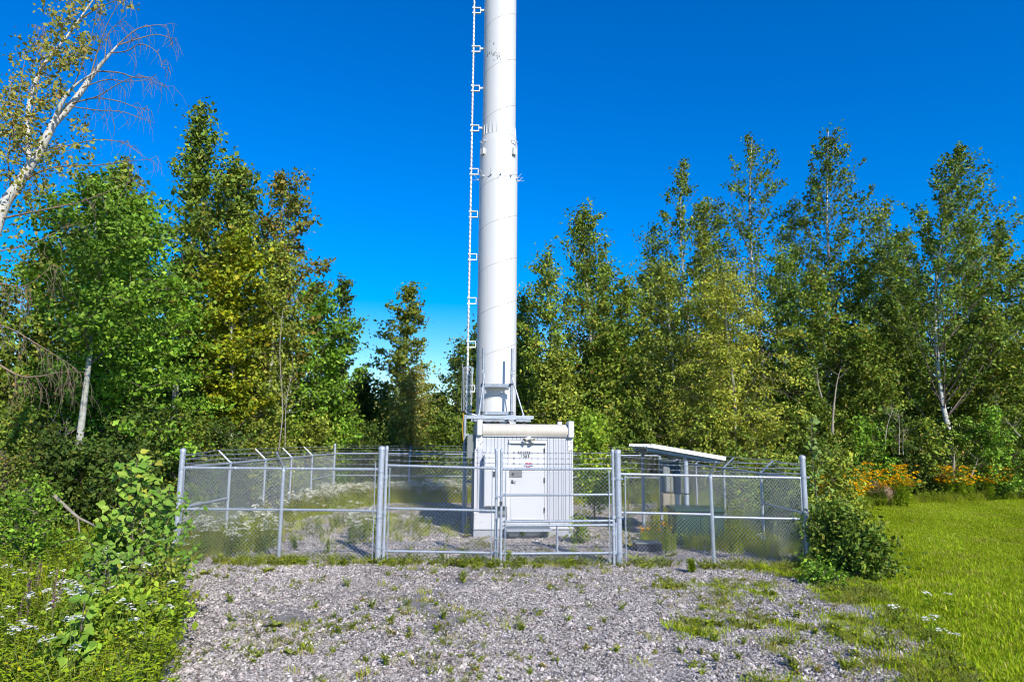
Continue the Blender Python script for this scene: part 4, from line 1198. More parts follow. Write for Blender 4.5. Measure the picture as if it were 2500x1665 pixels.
ptree('birch_tree', 'narrow pointed birch standing alone against the sky left of the tower', 985, 702, 35, 80, shape='spire', palette='birch', leaves=9500, leaf=.14, c0=.14, rise=.35, nb=44, clump=.27, trunk=.10, bark=BARK, sparse=.85)
ptree('willow_bush', 'rounded olive brown willow bush below the pointed birch', 1005, 905, 31.5, 72, shape='broad', palette='olive', leaves=9500, leaf=.095, c0=.05, rise=.6, nb=46, clump=.28, trunk=.07, bark=BARK, cat='bush')
ptree('birch_tree', 'thin twiggy birch partly hidden behind the ladder', 1118, 835, 36, 52, shape='oval', palette='shade', leaves=4200, leaf=.14, c0=.10, rise=.6, nb=26, clump=.30, trunk=.07, bark=BARK, sparse=.7)
# right wood
ptree('birch_tree', 'small green birch just right of the tower', 1345, 622, 35, 68, shape='oval', palette='aspen', leaves=8500, leaf=.14, c0=.10, rise=.55, nb=42, clump=.33, trunk=.11, bark=BIRCH, sparse=.85)
ptree('poplar_tree', 'tall poplar with a narrow top between the tower and the right wood', 1436, 508, 36, 88, shape='spire', palette='aspen', leaves=13000, leaf=.145, c0=.10, rise=.75, nb=58, clump=.34, trunk=.15, bark=ASPEN, sparse=.88, wind=.15)
ptree('poplar_tree', 'short leafy poplar filling the dip in the right tree line', 1530, 690, 37, 55, shape='oval', palette='aspen', leaves=7000, leaf=.145, c0=.1, rise=.6, nb=34, clump=.33, trunk=.1, bark=ASPEN)
ptree('poplar_tree', 'slim spiky poplar at the left end of the tall right group', 1685, 402, 42, 66, shape='column', palette='dark', leaves=7500, leaf=.155, c0=.22, rise=1.3, nb=40, clump=.28, trunk=.15, bark=BIRCH, sparse=.62, wind=.2)
ptree('poplar_tree', 'open airy poplar with sky showing through, between the slim and the broad one', 1862, 338, 43, 118, shape='column', palette='dark', leaves=8500, leaf=.15, c0=.28, rise=1.5, nb=44, clump=.27, trunk=.17, bark=BIRCH, sparse=.62, wind=.35, plume=True)
ptree('poplar_tree', 'broad tall poplar with ascending branches in the middle of the right wood', 2058, 326, 41, 165, shape='plume', palette='dark', leaves=16500, leaf=.155, c0=.22, rise=1.35, nb=74, clump=.27, trunk=.19, bark=BIRCH, sparse=.9, wind=.3, plume=True)
pth = [(at(x, y, 34.5).x - at(2335, 1120, 34.5).x, 0, at(x, y, 34.5).z) for x, y in ((2338, 1150), (2316, 1050), (2302, 990), (2290, 900), (2284, 800), (2284, 700), (2296, 600), (2318, 480), (2335, 360))]
pth[0] = (pth[0][0], 0, -.1)
tree('poplar_tree', 'tall poplar with a long bare white trunk near the right edge', (at(2335, 1120, 34.5).x, 34.5, 0), pth[-1][2], 3.3, shape='plume', palette='dark', leaves=13500, leaf=.14, c0=.42, rise=1.2, nb=64, clump=.24, trunk=.15, bark=BIRCH, sparse=.92, wind=.35, plume=True, path=pth)
ptree('poplar_tree', 'poplar cut off by the right edge of the picture', 2495, 545, 39, 62, shape='column', palette='aspen', leaves=8000, leaf=.155, c0=.15, rise=.8, nb=40, clump=.35, trunk=.14, bark=BIRCH, sparse=.85)
ptree('birch_tree', 'yellowish birch with a white stem in front of the right wood', 1790, 640, 30.5, 128, shape='oval', palette='gold', leaves=17500, leaf=.105, c0=.06, rise=.45, nb=72, clump=.36, trunk=.085, bark=BIRCH, sparse=.82, droop=.15)
ptree('birch_tree', 'leafy green birch left of the yellowish birch', 1640, 640, 33, 88, shape='oval', palette='birch', leaves=11500, leaf=.125, c0=.08, rise=.5, nb=52, clump=.36, trunk=.11, bark=BIRCH)
ptree('birch_tree', 'narrow pale green birch rising above the yellowish birch', 1740, 500, 37.5, 48, shape='spire', palette='birch', leaves=7000, leaf=.14, c0=.2, rise=.7, nb=38, clump=.34, trunk=.1, bark=BIRCH)
for i, (px, yt, Y, hw, shp, pl, n) in enumerate([(1235, 745, 40, 70, 'oval', 'shade', 6500), (1580, 660, 41, 70, 'oval', 'dark', 7000), (1925, 620, 39, 90, 'oval', 'dark', 9000), (2020, 660, 37, 75, 'oval', 'aspen', 8000), (2120, 640, 38.5, 80, 'oval', 'dark', 8500), (2200, 600, 41, 80, 'oval', 'dark', 8000), (2215, 720, 40.5, 85, 'broad', 'dark', 9000), (2400, 650, 41, 85, 'oval', 'dark', 8500), (2440, 760, 35.5, 70, 'oval', 'aspen', 8500), (2560, 640, 37, 90, 'oval', 'aspen', 8000), (2130, 800, 34.5, 80, 'broad', 'aspen', 9500), (1500, 800, 34, 80, 'broad', 'aspen', 8500), (1360, 860, 33, 70, 'broad', 'birch', 7500), (1700, 860, 37, 120, 'broad', 'shade', 8000), (1960, 900, 33, 60, 'broad', 'dark', 6500), (1615, 560, 43, 70, 'oval', 'aspen', 7500), (1775, 500, 44, 75, 'oval', 'dark', 8000), (1965, 500, 44, 80, 'oval', 'aspen', 8500), (2175, 505, 44, 80, 'oval', 'aspen', 8500), (2245, 570, 43, 70, 'oval', 'dark', 7500), (2420, 540, 43, 80, 'oval', 'aspen', 8500), (1285, 720, 38, 60, 'oval', 'aspen', 6500), (1480, 640, 40, 60, 'oval', 'dark', 6500)]):
    ptree('forest_tree', RIGHT_L[i], px, yt, Y, hw, shape=shp, palette=pl, leaves=n, leaf=.155, c0=.06, rise=.55, nb=40, clump=.40, trunk=.12, bark=ASPEN, group=None)
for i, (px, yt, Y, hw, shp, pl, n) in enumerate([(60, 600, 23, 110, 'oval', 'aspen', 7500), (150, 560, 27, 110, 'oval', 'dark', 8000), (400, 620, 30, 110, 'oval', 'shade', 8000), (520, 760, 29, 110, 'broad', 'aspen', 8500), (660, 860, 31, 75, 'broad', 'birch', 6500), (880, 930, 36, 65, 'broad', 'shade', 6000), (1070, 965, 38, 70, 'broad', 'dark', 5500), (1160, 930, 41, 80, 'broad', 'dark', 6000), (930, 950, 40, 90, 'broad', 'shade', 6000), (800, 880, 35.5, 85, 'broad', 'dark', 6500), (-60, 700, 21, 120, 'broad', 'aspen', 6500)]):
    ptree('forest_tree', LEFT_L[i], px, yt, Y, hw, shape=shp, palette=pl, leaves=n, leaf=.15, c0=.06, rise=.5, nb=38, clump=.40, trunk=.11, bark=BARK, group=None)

for i in range(15):
    px = 1180 + i * 98
    ptree('forest_tree', 'far tree in the right wood whose crown closes the gaps behind the nearer trees', px, 800 + 40 * ((i * 7) % 3), 46 + (i % 3), 100, shape='broad', palette=('shade', 'dark', 'aspen')[i % 3], leaves=4200, leaf=.30, c0=.03, rise=.5, nb=36, clump=.5, trunk=.12, bark=BARK, group=WR)
for i in range(12):
    px = -60 + i * 102
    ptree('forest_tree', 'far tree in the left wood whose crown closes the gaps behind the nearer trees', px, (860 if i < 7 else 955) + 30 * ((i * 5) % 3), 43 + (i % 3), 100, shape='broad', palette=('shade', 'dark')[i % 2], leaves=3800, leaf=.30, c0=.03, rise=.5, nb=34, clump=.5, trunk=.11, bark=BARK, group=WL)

# ------------------------------------------------------------------ the big half bare birch at the left edge
BYD = 12.6
bb = at(-130, 1200, BYD)
birch = empty('birch_tree', (bb.x, BYD, -.05), 0, 'large half bare birch leaning in from the left edge with drooping twigs', 'tree')
L3 = lambda x, y, dy=0.0: np.array(tuple(at(x, y, BYD + dy) - birch.location))
rng = np.random.default_rng(5)
def smooth(pts, n=5):
    pts = np.array(pts, float); out = []
    for i in range(len(pts) - 1):
        p0, p1, p2, p3 = pts[max(i-1, 0)], pts[i], pts[i+1], pts[min(i+2, len(pts)-1)]
        for k in range(n):
            t = k / n
            out.append(.5 * (2*p1 + (p2-p0)*t + (2*p0-5*p1+4*p2-p3)*t*t + (3*p1-p0-3*p2+p3)*t**3))
    out.append(pts[-1]); return np.array(out)
main = smooth([np.array([0, 0, -.1]), L3(-110, 1000), L3(-70, 780), L3(0, 527), L3(45, 451), L3(98, 366), L3(130, 303)])
segs = [(main, .14, .07, 10)]
forkA = smooth([L3(130, 303), L3(179, 250, .1), L3(232, 176, .15), L3(262, 140, .1), L3(290, 108, .2)])
forkB = smooth([L3(128, 306), L3(148, 258, -.1), L3(178, 214, -.15), L3(236, 174, -.2)])
left = smooth([L3(72, 400, .1), L3(68, 320, .2), L3(72, 250, .3), L3(95, 180, .3), L3(118, 145, .3), L3(165, 88, .3), L3(198, 42, .3), L3(232, -6, .3)])
V, F = tube_np(segs); link('trunk', quads_mesh('trunk', V, F, None, BIRCH), birch)
for p_, r0 in ((forkA, .075), (forkB, .05), (left, .055)):
    V, F = tube_np([(p_, r0, .012, 8)]); link('limb', quads_mesh('limb', V, F, None, BIRCH), birch)
bare = [
 ([(290, 108), (335, 72), (380, 62), (408, 64)], .014), ([(285, 112), (330, 98), (380, 85), (415, 95), (422, 112)], .014), ([(270, 130), (310, 125), (345, 108), (385, 130), (395, 165)], .012),
 ([(236, 174), (290, 178), (330, 190), (370, 190), (400, 210)], .016), ([(200, 215), (260, 195), (310, 200), (360, 195)], .013), ([(178, 252), (240, 235), (290, 205), (345, 186), (400, 212)], .013),
 ([(176, 254), (230, 240), (290, 248), (330, 262), (365, 268)], .015), ([(170, 260), (240, 270), (300, 274), (345, 290), (375, 300)], .012), ([(98, 370), (170, 355), (240, 342), (300, 350), (355, 385)], .016),
 ([(60, 440), (110, 415), (170, 405), (230, 405), (300, 395), (365, 390)], .020), ([(0, 535), (60, 522), (120, 510), (200, 492), (270, 465), (330, 440)], .024), ([(-40, 620), (40, 605), (90, 590), (150, 560), (190, 545)], .016),
 ([(-60, 690), (0, 692), (50, 700), (85, 685), (130, 645)], .018), ([(-80, 850), (0, 892), (50, 918), (100, 918), (150, 908), (205, 908)], .026), ([(-60, 780), (20, 800), (90, 840), (140, 870), (185, 900)], .015),
 ([(232, -6), (260, -20), (300, -30)], .012), ([(200, 45), (240, 20), (275, 5), (310, -10)], .014), ([(220, 190), (240, 120), (262, 60), (290, 10)], .014), ([(178, 214), (200, 160), (225, 80), (238, 20)], .012), ([(256, 150), (262, 90), (285, 60), (310, 38)], .010),
 ([(68, 384), (40, 340), (25, 250), (30, 190)], .018), ([(72, 300), (90, 230), (100, 150), (110, 60)], .014), ([(30, 470), (20, 380), (40, 260), (60, 150)], .018), ([(110, 160), (90, 110), (85, 60)], .01)]
tw = []; cl = []
for pts, r0 in bare:
    dy = rng.uniform(-.6, .6)
    p_ = smooth([L3(x, y, dy * i / len(pts)) for i, (x, y) in enumerate(pts)], 4)
    tw.append((p_, r0, .004, 5))
    n = len(p_)
    right = pts[0][0] >= 90 or pts[-1][0] > 120
    for k in range(3 + n // 3 + (16 if pts[0][1] > 640 else 0)):
        i = rng.integers(2, n); q = p_[i]
        L_ = rng.uniform(.25, .75)
        dx = rng.uniform(-.1, .55) if right else rng.uniform(-.4, .3)
        low = pts[0][1] > 640
        dz = (-rng.uniform(.5, 1.4) if low else rng.uniform(-.75, .25)) * L_
        e = q + np.array([dx * L_, rng.uniform(-.3, .3) * L_, dz])
        md = q * .5 + e * .5 + np.array([.05, 0, .10 * L_])
        tw.append(([q, md, e], .0055, .0025, 3))
        for j in range(2):
            s = md * (1 - j * .5) + e * j * .5
            e2 = s + np.array([rng.uniform(-.12, .2), rng.uniform(-.15, .15), -rng.uniform(.12, .5)])
            tw.append(([s, s * .5 + e2 * .5 + .02, e2], .0035, .002, 3))
V, F = tube_np(tw); link('twigs', quads_mesh('twigs', V, F, None, mat('birch_twig', (.24, .17, .115), .7, 0, .3, 6)), birch)
cents = []
for x, y, r, n in [(170, 30, 45, 26), (225, 15, 40, 16), (130, 110, 45, 26), (160, 150, 35, 22), (85, 120, 40, 12), (60, 190, 45, 22), (110, 200, 45, 22), (40, 270, 45, 34), (20, 330, 40, 30), (60, 330, 45, 24), (100, 260, 40, 18), (130, 220, 30, 12), (190, 110, 30, 14), (25, 400, 40, 20), (150, 370, 50, 16), (190, 310, 22, 10), (205, 120, 25, 8), (110, 440, 60, 18), (170, 400, 40, 12), (50, 480, 50, 14), (20, 560, 40, 10), (20, 220, 30, 14), (90, 380, 40, 12), (310, 8, 10, 3)]:
    for k in range(n):
        c = L3(x + rng.normal(0, r * .6), y + rng.normal(0, r * .6), rng.normal(.1, .6))
        cents.append(c + rng.normal(0, .075, (11, 3)))
cents = np.concatenate(cents)
V, F = leaf_quads(cents, .075, rng, .2, droop=.4)
link('crown', quads_mesh('crown', V, F, pal('olive', len(cents), rng) * .9, LEAF), birch, 'stuff')
# fallen dead branch and dead twig heap at the left edge
db = at(160, 1215, 12.4)
d_ = empty('dead_branch', (db.x, 12.4, 0), 0, 'pale dead branch lying on the weeds left of the leafy sapling', 'branch')
mk = lambda x, y, Y=12.4: np.array(tuple(at(x, y, Y) - d_.location))
V, F = tube_np([(smooth([mk(130, 1208), mk(165, 1240), mk(190, 1262), mk(215, 1275), mk(236, 1287, 12.0)]), .032, .015, 7), (smooth([mk(190, 1262), mk(192, 1280), mk(194, 1300)]), .02, .012, 5), (smooth([mk(140, 1325), mk(170, 1318), mk(205, 1308)]), .014, .006, 4)])
link('limb', quads_mesh('limb', V, F, None, DEADWOOD), d_)
# standing thin dead stems in the left wood and the right wood
def stems(label, specs, Y, group=None):
    for pts, r0 in specs:
        p_ = [at(x, y, Y) for x, y in pts]; o_ = Vector((p_[0].x, Y, 0))
        t_ = empty('bare_sapling', o_, 0, label, 'sapling', group)
        q_ = smooth([np.array(tuple(p - o_)) for p in p_], 4)
        V, F = tube_np([(q_, r0, .008, 6)]); link('stem', quads_mesh('stem', V, F, None, DEADWOOD), t_)
        sg = []
        for k in range(10):
            i = rng.integers(len(q_) // 3, len(q_)); e = q_[i] + np.array([rng.uniform(-.5, .5), rng.uniform(-.3, .3), rng.uniform(.05, .6)])
            sg.append(([q_[i], q_[i] * .5 + e * .5 + np.array([0, 0, -.04]), e], .008, .003, 3))
        V, F = tube_np(sg); link('twigs', quads_mesh('twigs', V, F, None, DEADWOOD), t_)
stems('thin pale bare stem among the undergrowth of the left wood', [([(150, 1180), (146, 1090), (148, 1040)], .03), ([(168, 1150), (160, 1080), (164, 1020)], .025), ([(128, 1180), (124, 1100), (118, 1040)], .03), ([(680, 1100), (690, 1000), (683, 860), (690, 760)], .018), ([(696, 1090), (699, 980), (716, 900)], .014)], 18.5, 'bare stems in the left wood')
stems('thin pale bare stem at the foot of the right wood', [([(2160, 1090), (2166, 1040), (2180, 1000)], .03), ([(2195, 1110), (2196, 1060), (2194, 1010)], .03), ([(2205, 1110), (2204, 1080), (2208, 1050)], .025), ([(2490, 1065), (2476, 1050), (2462, 1030)], .05), ([(2325, 1180), (2328, 1140), (2330, 1110)], .12), ([(2370, 1165), (2380, 1140), (2388, 1120)], .05), ([(2032, 1060), (2034, 1010), (2042, 940), (2052, 900)], .07), ([(2006, 970), (1998, 940), (1994, 900)], .05)], 30.6, 'bare stems in the right wood')

# ------------------------------------------------------------------ shrubs
def pshrub(label, px, ytop, Y, hw, palette, leaves=3500, leaf=.09, group=None, name='shrub', cat='shrub', shape='bush', **k):
    kw = dict(shape=shape, palette=palette, leaves=leaves, leaf=leaf, c0=.03, rise=.7, nb=26, clump=.24, trunk=.03, bark=BARK, cat=cat, group=group)
    kw.update(k)
    return ptree(name, label, px, ytop, Y, hw, **kw)
US = 'shrubs along the foot of the left wood'
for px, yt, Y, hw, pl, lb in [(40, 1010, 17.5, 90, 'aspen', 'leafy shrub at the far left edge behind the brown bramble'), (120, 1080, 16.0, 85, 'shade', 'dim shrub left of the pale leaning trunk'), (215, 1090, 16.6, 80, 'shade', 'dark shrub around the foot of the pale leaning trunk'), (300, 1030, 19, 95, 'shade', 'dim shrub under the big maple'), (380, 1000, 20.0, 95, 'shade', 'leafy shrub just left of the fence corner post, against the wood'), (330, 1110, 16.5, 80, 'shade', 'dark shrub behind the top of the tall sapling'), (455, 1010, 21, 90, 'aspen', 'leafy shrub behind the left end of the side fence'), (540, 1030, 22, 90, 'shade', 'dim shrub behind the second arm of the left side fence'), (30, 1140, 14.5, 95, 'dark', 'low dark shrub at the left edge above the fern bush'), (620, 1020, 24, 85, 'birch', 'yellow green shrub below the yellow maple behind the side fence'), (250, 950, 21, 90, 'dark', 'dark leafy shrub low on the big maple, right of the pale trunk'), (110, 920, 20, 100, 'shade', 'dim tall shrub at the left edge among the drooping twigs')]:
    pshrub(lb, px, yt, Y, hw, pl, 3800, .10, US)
US2 = 'shrubs along the back of the compound'
for px, yt, Y, hw, pl, lb in [(700, 1030, 29.5, 75, 'aspen', 'leafy shrub behind the back left corner of the compound'), (770, 1010, 30, 70, 'birch', 'yellow green shrub below the round ash behind the back fence'), (850, 1020, 31, 75, 'green', 'bright green shrub right of the round ash behind the back fence'), (920, 1040, 30.5, 65, 'shade', 'dim shrub behind the back fence, left of the willow bush'), (1080, 1010, 31, 65, 'dark', 'dark shrub behind the back fence between willow bush and ladder'), (1140, 1030, 32, 70, 'dark', 'dark shrub behind the foot of the ladder'), (1430, 1000, 30, 70, 'bright', 'bright green shrub behind the right end of the shelter roof'), (1490, 1030, 31, 60, 'dark', 'dark shrub right of the bright sapling behind the back fence'), (1570, 1000, 31.5, 80, 'dark', 'dark shrub behind the left end of the canopy roof'), (1660, 980, 31, 90, 'birch', 'yellow green shrub behind the middle of the canopy roof'), (1740, 1000, 29.5, 80, 'birch', 'yellow green shrub behind the low end of the canopy roof'), (1850, 980, 29.8, 90, 'birch', 'yellow green shrub behind the arms of the right side fence')]:
    pshrub(lb, px, yt, Y, hw, pl, 3600, .12, US2)
US3 = 'shrubs along the foot of the right wood'
for px, yt, Y, hw, pl, lb in [(1960, 1010, 31, 70, 'dark', 'dark shrub right of the yellowish birch at the foot of the wood'), (2040, 1000, 32, 75, 'aspen', 'leafy shrub above the brown earth mound'), (2110, 1030, 31.5, 70, 'green', 'bright green shrub right of the earth mound'), (2190, 1010, 32, 75, 'shade', 'dim shrub left of the long white trunk at the foot of the wood'), (2265, 1030, 31.6, 70, 'aspen', 'leafy shrub below the long white trunk'), (2340, 1030, 32.5, 75, 'dark', 'dark shrub right of the long white trunk at the foot of the wood'), (2420, 1000, 31.6, 75, 'green', 'bright green shrub by the pale fallen stem at the right'), (2500, 1000, 32, 80, 'aspen', 'leafy shrub at the right picture edge above the flowers'), (2580, 1010, 31, 80, 'dark', 'dark shrub cut by the right picture edge')]:
    pshrub(lb, px, yt, Y, hw, pl, 3400, .12, US3)
pshrub('tall bright green leafy sapling behind the gate, right of the shelter', 1452, 1030, 21.5, 38, 'bright', 2600, .11, name='leafy_sapling', cat='sapling', shape='column', c0=.2)
pshrub('low bright green bush at the right front corner of the shelter', 1413, 1268, 17.2, 13, 'bright', 700, .055, name='bush', cat='bush', clump=.08)
pshrub('dark green shrub just outside the right side fence, seen through it', 1905, 1140, 18.6, 62, 'dark', 3000, .085)
pshrub('pale green vine covered shrub outside the right side fence, behind the dark shrub', 1805, 1115, 22.2, 78, 'aspen', 4000, .09)
pshrub('tall vine covered shrub just outside the right fence corner', 2040, 1120, 16.2, 45, 'birch', 3000, .085, shape='column', clump=.22)
pshrub('dark glossy bush in front of the right fence corner', 2030, 1250, 13.9, 80, 'dark', 4600, .075, name='bush', cat='bush', clump=.2, shape='broad')
pshrub('leafy dark bush at the edge of the lawn beside the right fence corner', 2100, 1300, 13.0, 42, 'dark', 1900, .08, name='bush', cat='bush', clump=.16)
pshrub('low bright green weed bush in front of the dark corner bush', 1985, 1388, 12.6, 34, 'green', 900, .06, name='bush', cat='bush', clump=.12)
pshrub('feathery yellow green fern bush in the left weeds', 95, 1190, 12.2, 60, 'green', 2200, .06, name='fern_bush', cat='fern', clump=.2)
pshrub('brown dead bramble heap at the left edge', 20, 1100, 14.2, 55, 'brown', 1500, .05, name='bramble', cat='bramble', clump=.3)
# ------------------------------------------------------------------ herbs: small plants built as meshes with a tint per face
hr = np.random.default_rng(21)
def jit(c, j=.18):
    s = hr.uniform(1 - j, 1 + j)
    return tuple(max(0, x * s * hr.uniform(.95, 1.05)) for x in c)
def blade(b, p, az, h, bend, w, tint):
    d = Vector((math.cos(az), math.sin(az), 0)); s = Vector((-d.y, d.x, 0))
    p = Vector(p)
    pts = [p, p + d * bend * .25 * h + Vector((0, 0, h * .55)), p + d * bend * h + Vector((0, 0, h * (1 - .25 * bend)))]
    b.add([pts[0] - s * w / 2, pts[0] + s * w / 2, pts[1] + s * w * .4, pts[1] - s * w * .4, pts[2]], [(0, 1, 2, 3), (3, 2, 4)], tint)
def leaf1(b, p, d, up, L, w, tint):
    d = Vector(d).normalized(); up = Vector(up); s = d.cross(up)
    if s.length < 1e-4: s = Vector((1, 0, 0))
    s.normalize(); n = s.cross(d)
    p = Vector(p)
    b.add([p, p + d * L * .4 + s * w * .5 + n * L * .06, p + d * L - n * L * .1, p + d * L * .4 - s * w * .5 + n * L * .06], [(0, 1, 2), (0, 2, 3)], tint)
def stalk(b, pts, r, tint): b.tube(pts, r, 3, False, tint)
def disc(b, c, r, tint, n=9, dome=.2):
    c = Vector(c)
    for k in range(n):
        a = hr.uniform(0, 6.283); rr = r * math.sqrt(hr.random())
        q = c + Vector((rr * math.cos(a), rr * math.sin(a), dome * r * (1 - (rr / r) ** 2) + hr.uniform(-.004, .004)))
        s = r * hr.uniform(.22, .36)
        t1 = Vector((s, 0, hr.uniform(-.3, .3) * s)); t2 = Vector((0, s, hr.uniform(-.3, .3) * s))
        b.add([q - t1 - t2 * .4, q - t2, q + t1 - t2 * .3, q + t1 * .6 + t2, q - t1 * .7 + t2 * .8], [(0, 1, 2, 3, 4)], jit(tint, .1))
GR, GR2, YG, DRY, RED_ = (.078, .125, .008), (.130, .175, .008), (.185, .205, .009), (.20, .165, .05), (.13, .06, .02)
WHT, PUR, ORG, YEL = (.37, .37, .33), (.15, .055, .20), (.42, .23, .003), (.26, .22, .01)
def tuft(n, h, spread, cols, w=.006):
    b = MB()
    for _ in range(n):
        a = hr.uniform(0, 6.283); r = spread * math.sqrt(hr.random())
        blade(b, (r * math.cos(a), r * math.sin(a), -.01), a + hr.normal(0, .8), h * hr.uniform(.5, 1.15), hr.uniform(.1, .9), w * hr.uniform(.7, 1.3), jit(cols[hr.integers(len(cols))]))
    return b
def leafy(h, n, L, cols, branches=3, top=None, topn=0, wid=.4, lean0=.05, lean1=.35):
    b = MB()
    for br in range(branches):
        a0 = hr.uniform(0, 6.283); lean = hr.uniform(lean0, lean1); hh = h * hr.uniform(.65, 1.1)
        d = Vector((math.cos(a0), math.sin(a0), 0))
        P = [d * .02, d * lean * .4 * hh + Vector((0, 0, hh * .55)), d * lean * hh + Vector((0, 0, hh))]
        stalk(b, P, .004, jit((.07, .09, .02)))
        for k in range(n // branches):
            t = hr.uniform(.12, 1); p = P[0].lerp(P[1], t * 2) if t < .5 else P[1].lerp(P[2], t * 2 - 1)
            a = hr.uniform(0, 6.283); dd = Vector((math.cos(a), math.sin(a), hr.uniform(-.25, .7)))
            leaf1(b, p, dd, (0, 0, 1), L * hr.uniform(.6, 1.2) * (1.15 - .5 * t), L * wid * hr.uniform(.7, 1.2), jit(cols[hr.integers(len(cols))]))
        for k in range(topn // branches if top else 0):
            p = P[2] + Vector((hr.normal(0, .035), hr.normal(0, .035), -abs(hr.normal(0, .07)) + .02))
            leaf1(b, p, hr.normal(0, 1, 3), (0, 0, 1), .03, .022, jit(top))
    return b
def lace(h, heads=3, r=.045):
    b, fs = MB(), []
    for i in range(heads):
        f = MB(); fs.append(f)
        a = hr.uniform(0, 6.283); l = hr.uniform(.05, .35); hh = h * hr.uniform(.7, 1.1)
        d = Vector((math.cos(a), math.sin(a), 0)); e = d * l * hh + Vector((0, 0, hh))
        stalk(b, [Vector((0, 0, 0)), d * l * .3 * hh + Vector((0, 0, hh * .6)), e], .0035, jit((.08, .10, .02)))
        disc(f, e, r * hr.uniform(.7, 1.25), WHT, 15, .75)
        for k in range(6): 
            aa = hr.uniform(0, 6.283); leaf1(b, d * l * .2 * hh * hr.random() + Vector((0, 0, hh * hr.uniform(.1, .6))), (math.cos(aa), math.sin(aa), .4), (0, 0, 1), .10, .035, jit(GR))
    return b, fs
def spike(h, tint, n=60, r=.022, leafn=24):
    b, f = MB(), MB()
    P = [Vector((0, 0, 0)), Vector((.02, .01, h * .6)), Vector((hr.uniform(-.06, .06), .02, h))]
    stalk(b, P, .006, jit((.08, .07, .03)))
    for k in range(n):
        t = hr.uniform(.0, 1); p = P[1].lerp(P[2], t); a = hr.uniform(0, 6.283)
        leaf1(f, p, (math.cos(a), math.sin(a), .5), (0, 0, 1), r * 1.5 * (1.1 - .6 * t), r, jit(tint, .3))
    for k in range(leafn):
        p = P[0].lerp(P[1], hr.uniform(.1, 1)); a = hr.uniform(0, 6.283)
        leaf1(b, p, (math.cos(a), math.sin(a), .3), (0, 0, 1), .10, .025, jit(GR2))
    return b, f
def rosette(n, L, cols, w=.32):
    b = MB()
    for k in range(n):
        a = k * 2.4; e = hr.uniform(.15, .9)
        leaf1(b, (0, 0, .01), (math.cos(a), math.sin(a), e), (0, 0, 1), L * hr.uniform(.6, 1.1), L * w, jit(cols[hr.integers(len(cols))]))
    return b
def cone(h, n):
    b, f = MB(), MB()
    for i in range(n):
        a = hr.uniform(0, 6.283); l = hr.uniform(.05, .5); hh = h * hr.uniform(.6, 1.1)
        d = Vector((math.cos(a), math.sin(a), 0)); e = d * l * hh + Vector((0, 0, hh))
        stalk(b, [Vector((0, 0, 0)), d * l * .35 * hh + Vector((0, 0, hh * .6)), e], .004, jit(GR))
        for k in range(7):
            aa = k * .9; leaf1(f, e, (math.cos(aa), math.sin(aa), hr.uniform(-.5, .7)), (0, 0, 1), .085, .05, jit(ORG, .12))
        for k in range(5):
            aa = hr.uniform(0, 6.283); leaf1(b, d * l * .3 * hh + Vector((0, 0, hh * hr.uniform(.1, .7))), (math.cos(aa), math.sin(aa), .4), (0, 0, 1), .13, .045, jit(GR2))
    return b, f
mk_ = lambda b, nm: b.mesh(nm, HERB, True)
def both(bf):
    b, fs = bf
    for f in fs: join(b, f)
    return b
def join(b, f):
    o = len(b.v); b.v += f.v; b.f += [tuple(i + o for i in x) for x in f.f]; b.t += f.t
    return b
# prototypes for ground cover
lawn_p = []
for k in range(7):
    b = MB(); g_ = (1.0, 1.12, .86, .74, 1.0, 1.05, .95)[k]; dry = (.04, .05, .03, .02, .35, .12, .05)[k]
    for _ in range(210):
        a, r = hr.uniform(0, 6.283), .40 * math.sqrt(hr.random())
        cc = ((.140, .188, .006), (.178, .215, .008), (.105, .155, .006))[hr.choice(3, p=[.4, .3, .3])] if hr.random() > dry else (.22, .19, .05)
        blade(b, (r * math.cos(a), r * math.sin(a), -.01), hr.uniform(0, 6.283), hr.uniform(.03, .085), hr.uniform(.2, 1.1), .010, jit(tuple(x * g_ for x in cc), .22))
    lawn_p.append(mk_(b, 'lawn_grass'))
BR1, BR2 = (.135, .195, .008), (.175, .22, .010)
field_p = [mk_(tuft(60, .42, .18, (GR2, YG, BR1)), 'grass_clump'), mk_(tuft(50, .55, .2, (YG, BR2, DRY)), 'grass_clump'), mk_(leafy(.5, 130, .085, (BR1, BR2, GR2), 8, lean0=.1, lean1=.7), 'weed_clump'), mk_(leafy(.65, 150, .10, (GR2, BR1), 8, lean0=.1, lean1=.6), 'weed_clump'),
           mk_(leafy(.6, 140, .08, (BR1, YG), 7, YEL, 12, lean0=.1, lean1=.6), 'goldenrod_clump'), mk_(leafy(.45, 170, .06, (GR2, BR1, BR2), 9, lean0=.1, lean1=.8), 'weed_clump'), mk_(tuft(70, .35, .2, (YG, BR2, YG)), 'grass_clump')]
dry_p = [mk_(tuft(60, .40, .19, (YG, BR2, DRY), .006), 'grass_clump'), mk_(tuft(60, .5, .2, (YG, YG, BR2), .006), 'grass_clump'), mk_(leafy(.5, 110, .055, (YG, BR2, DRY), 7, lean0=.1, lean1=.6), 'weed_clump'), mk_(both(lace(.6, 5, .06)), 'lace_clump'), mk_(leafy(.55, 100, .055, (YG, BR2), 6, (.36, .30, .01), 36, lean0=.1, lean1=.5), 'goldenrod_clump'), mk_(leafy(.45, 110, .06, (GR2, YG), 7, lean0=.1, lean1=.6), 'weed_clump')]
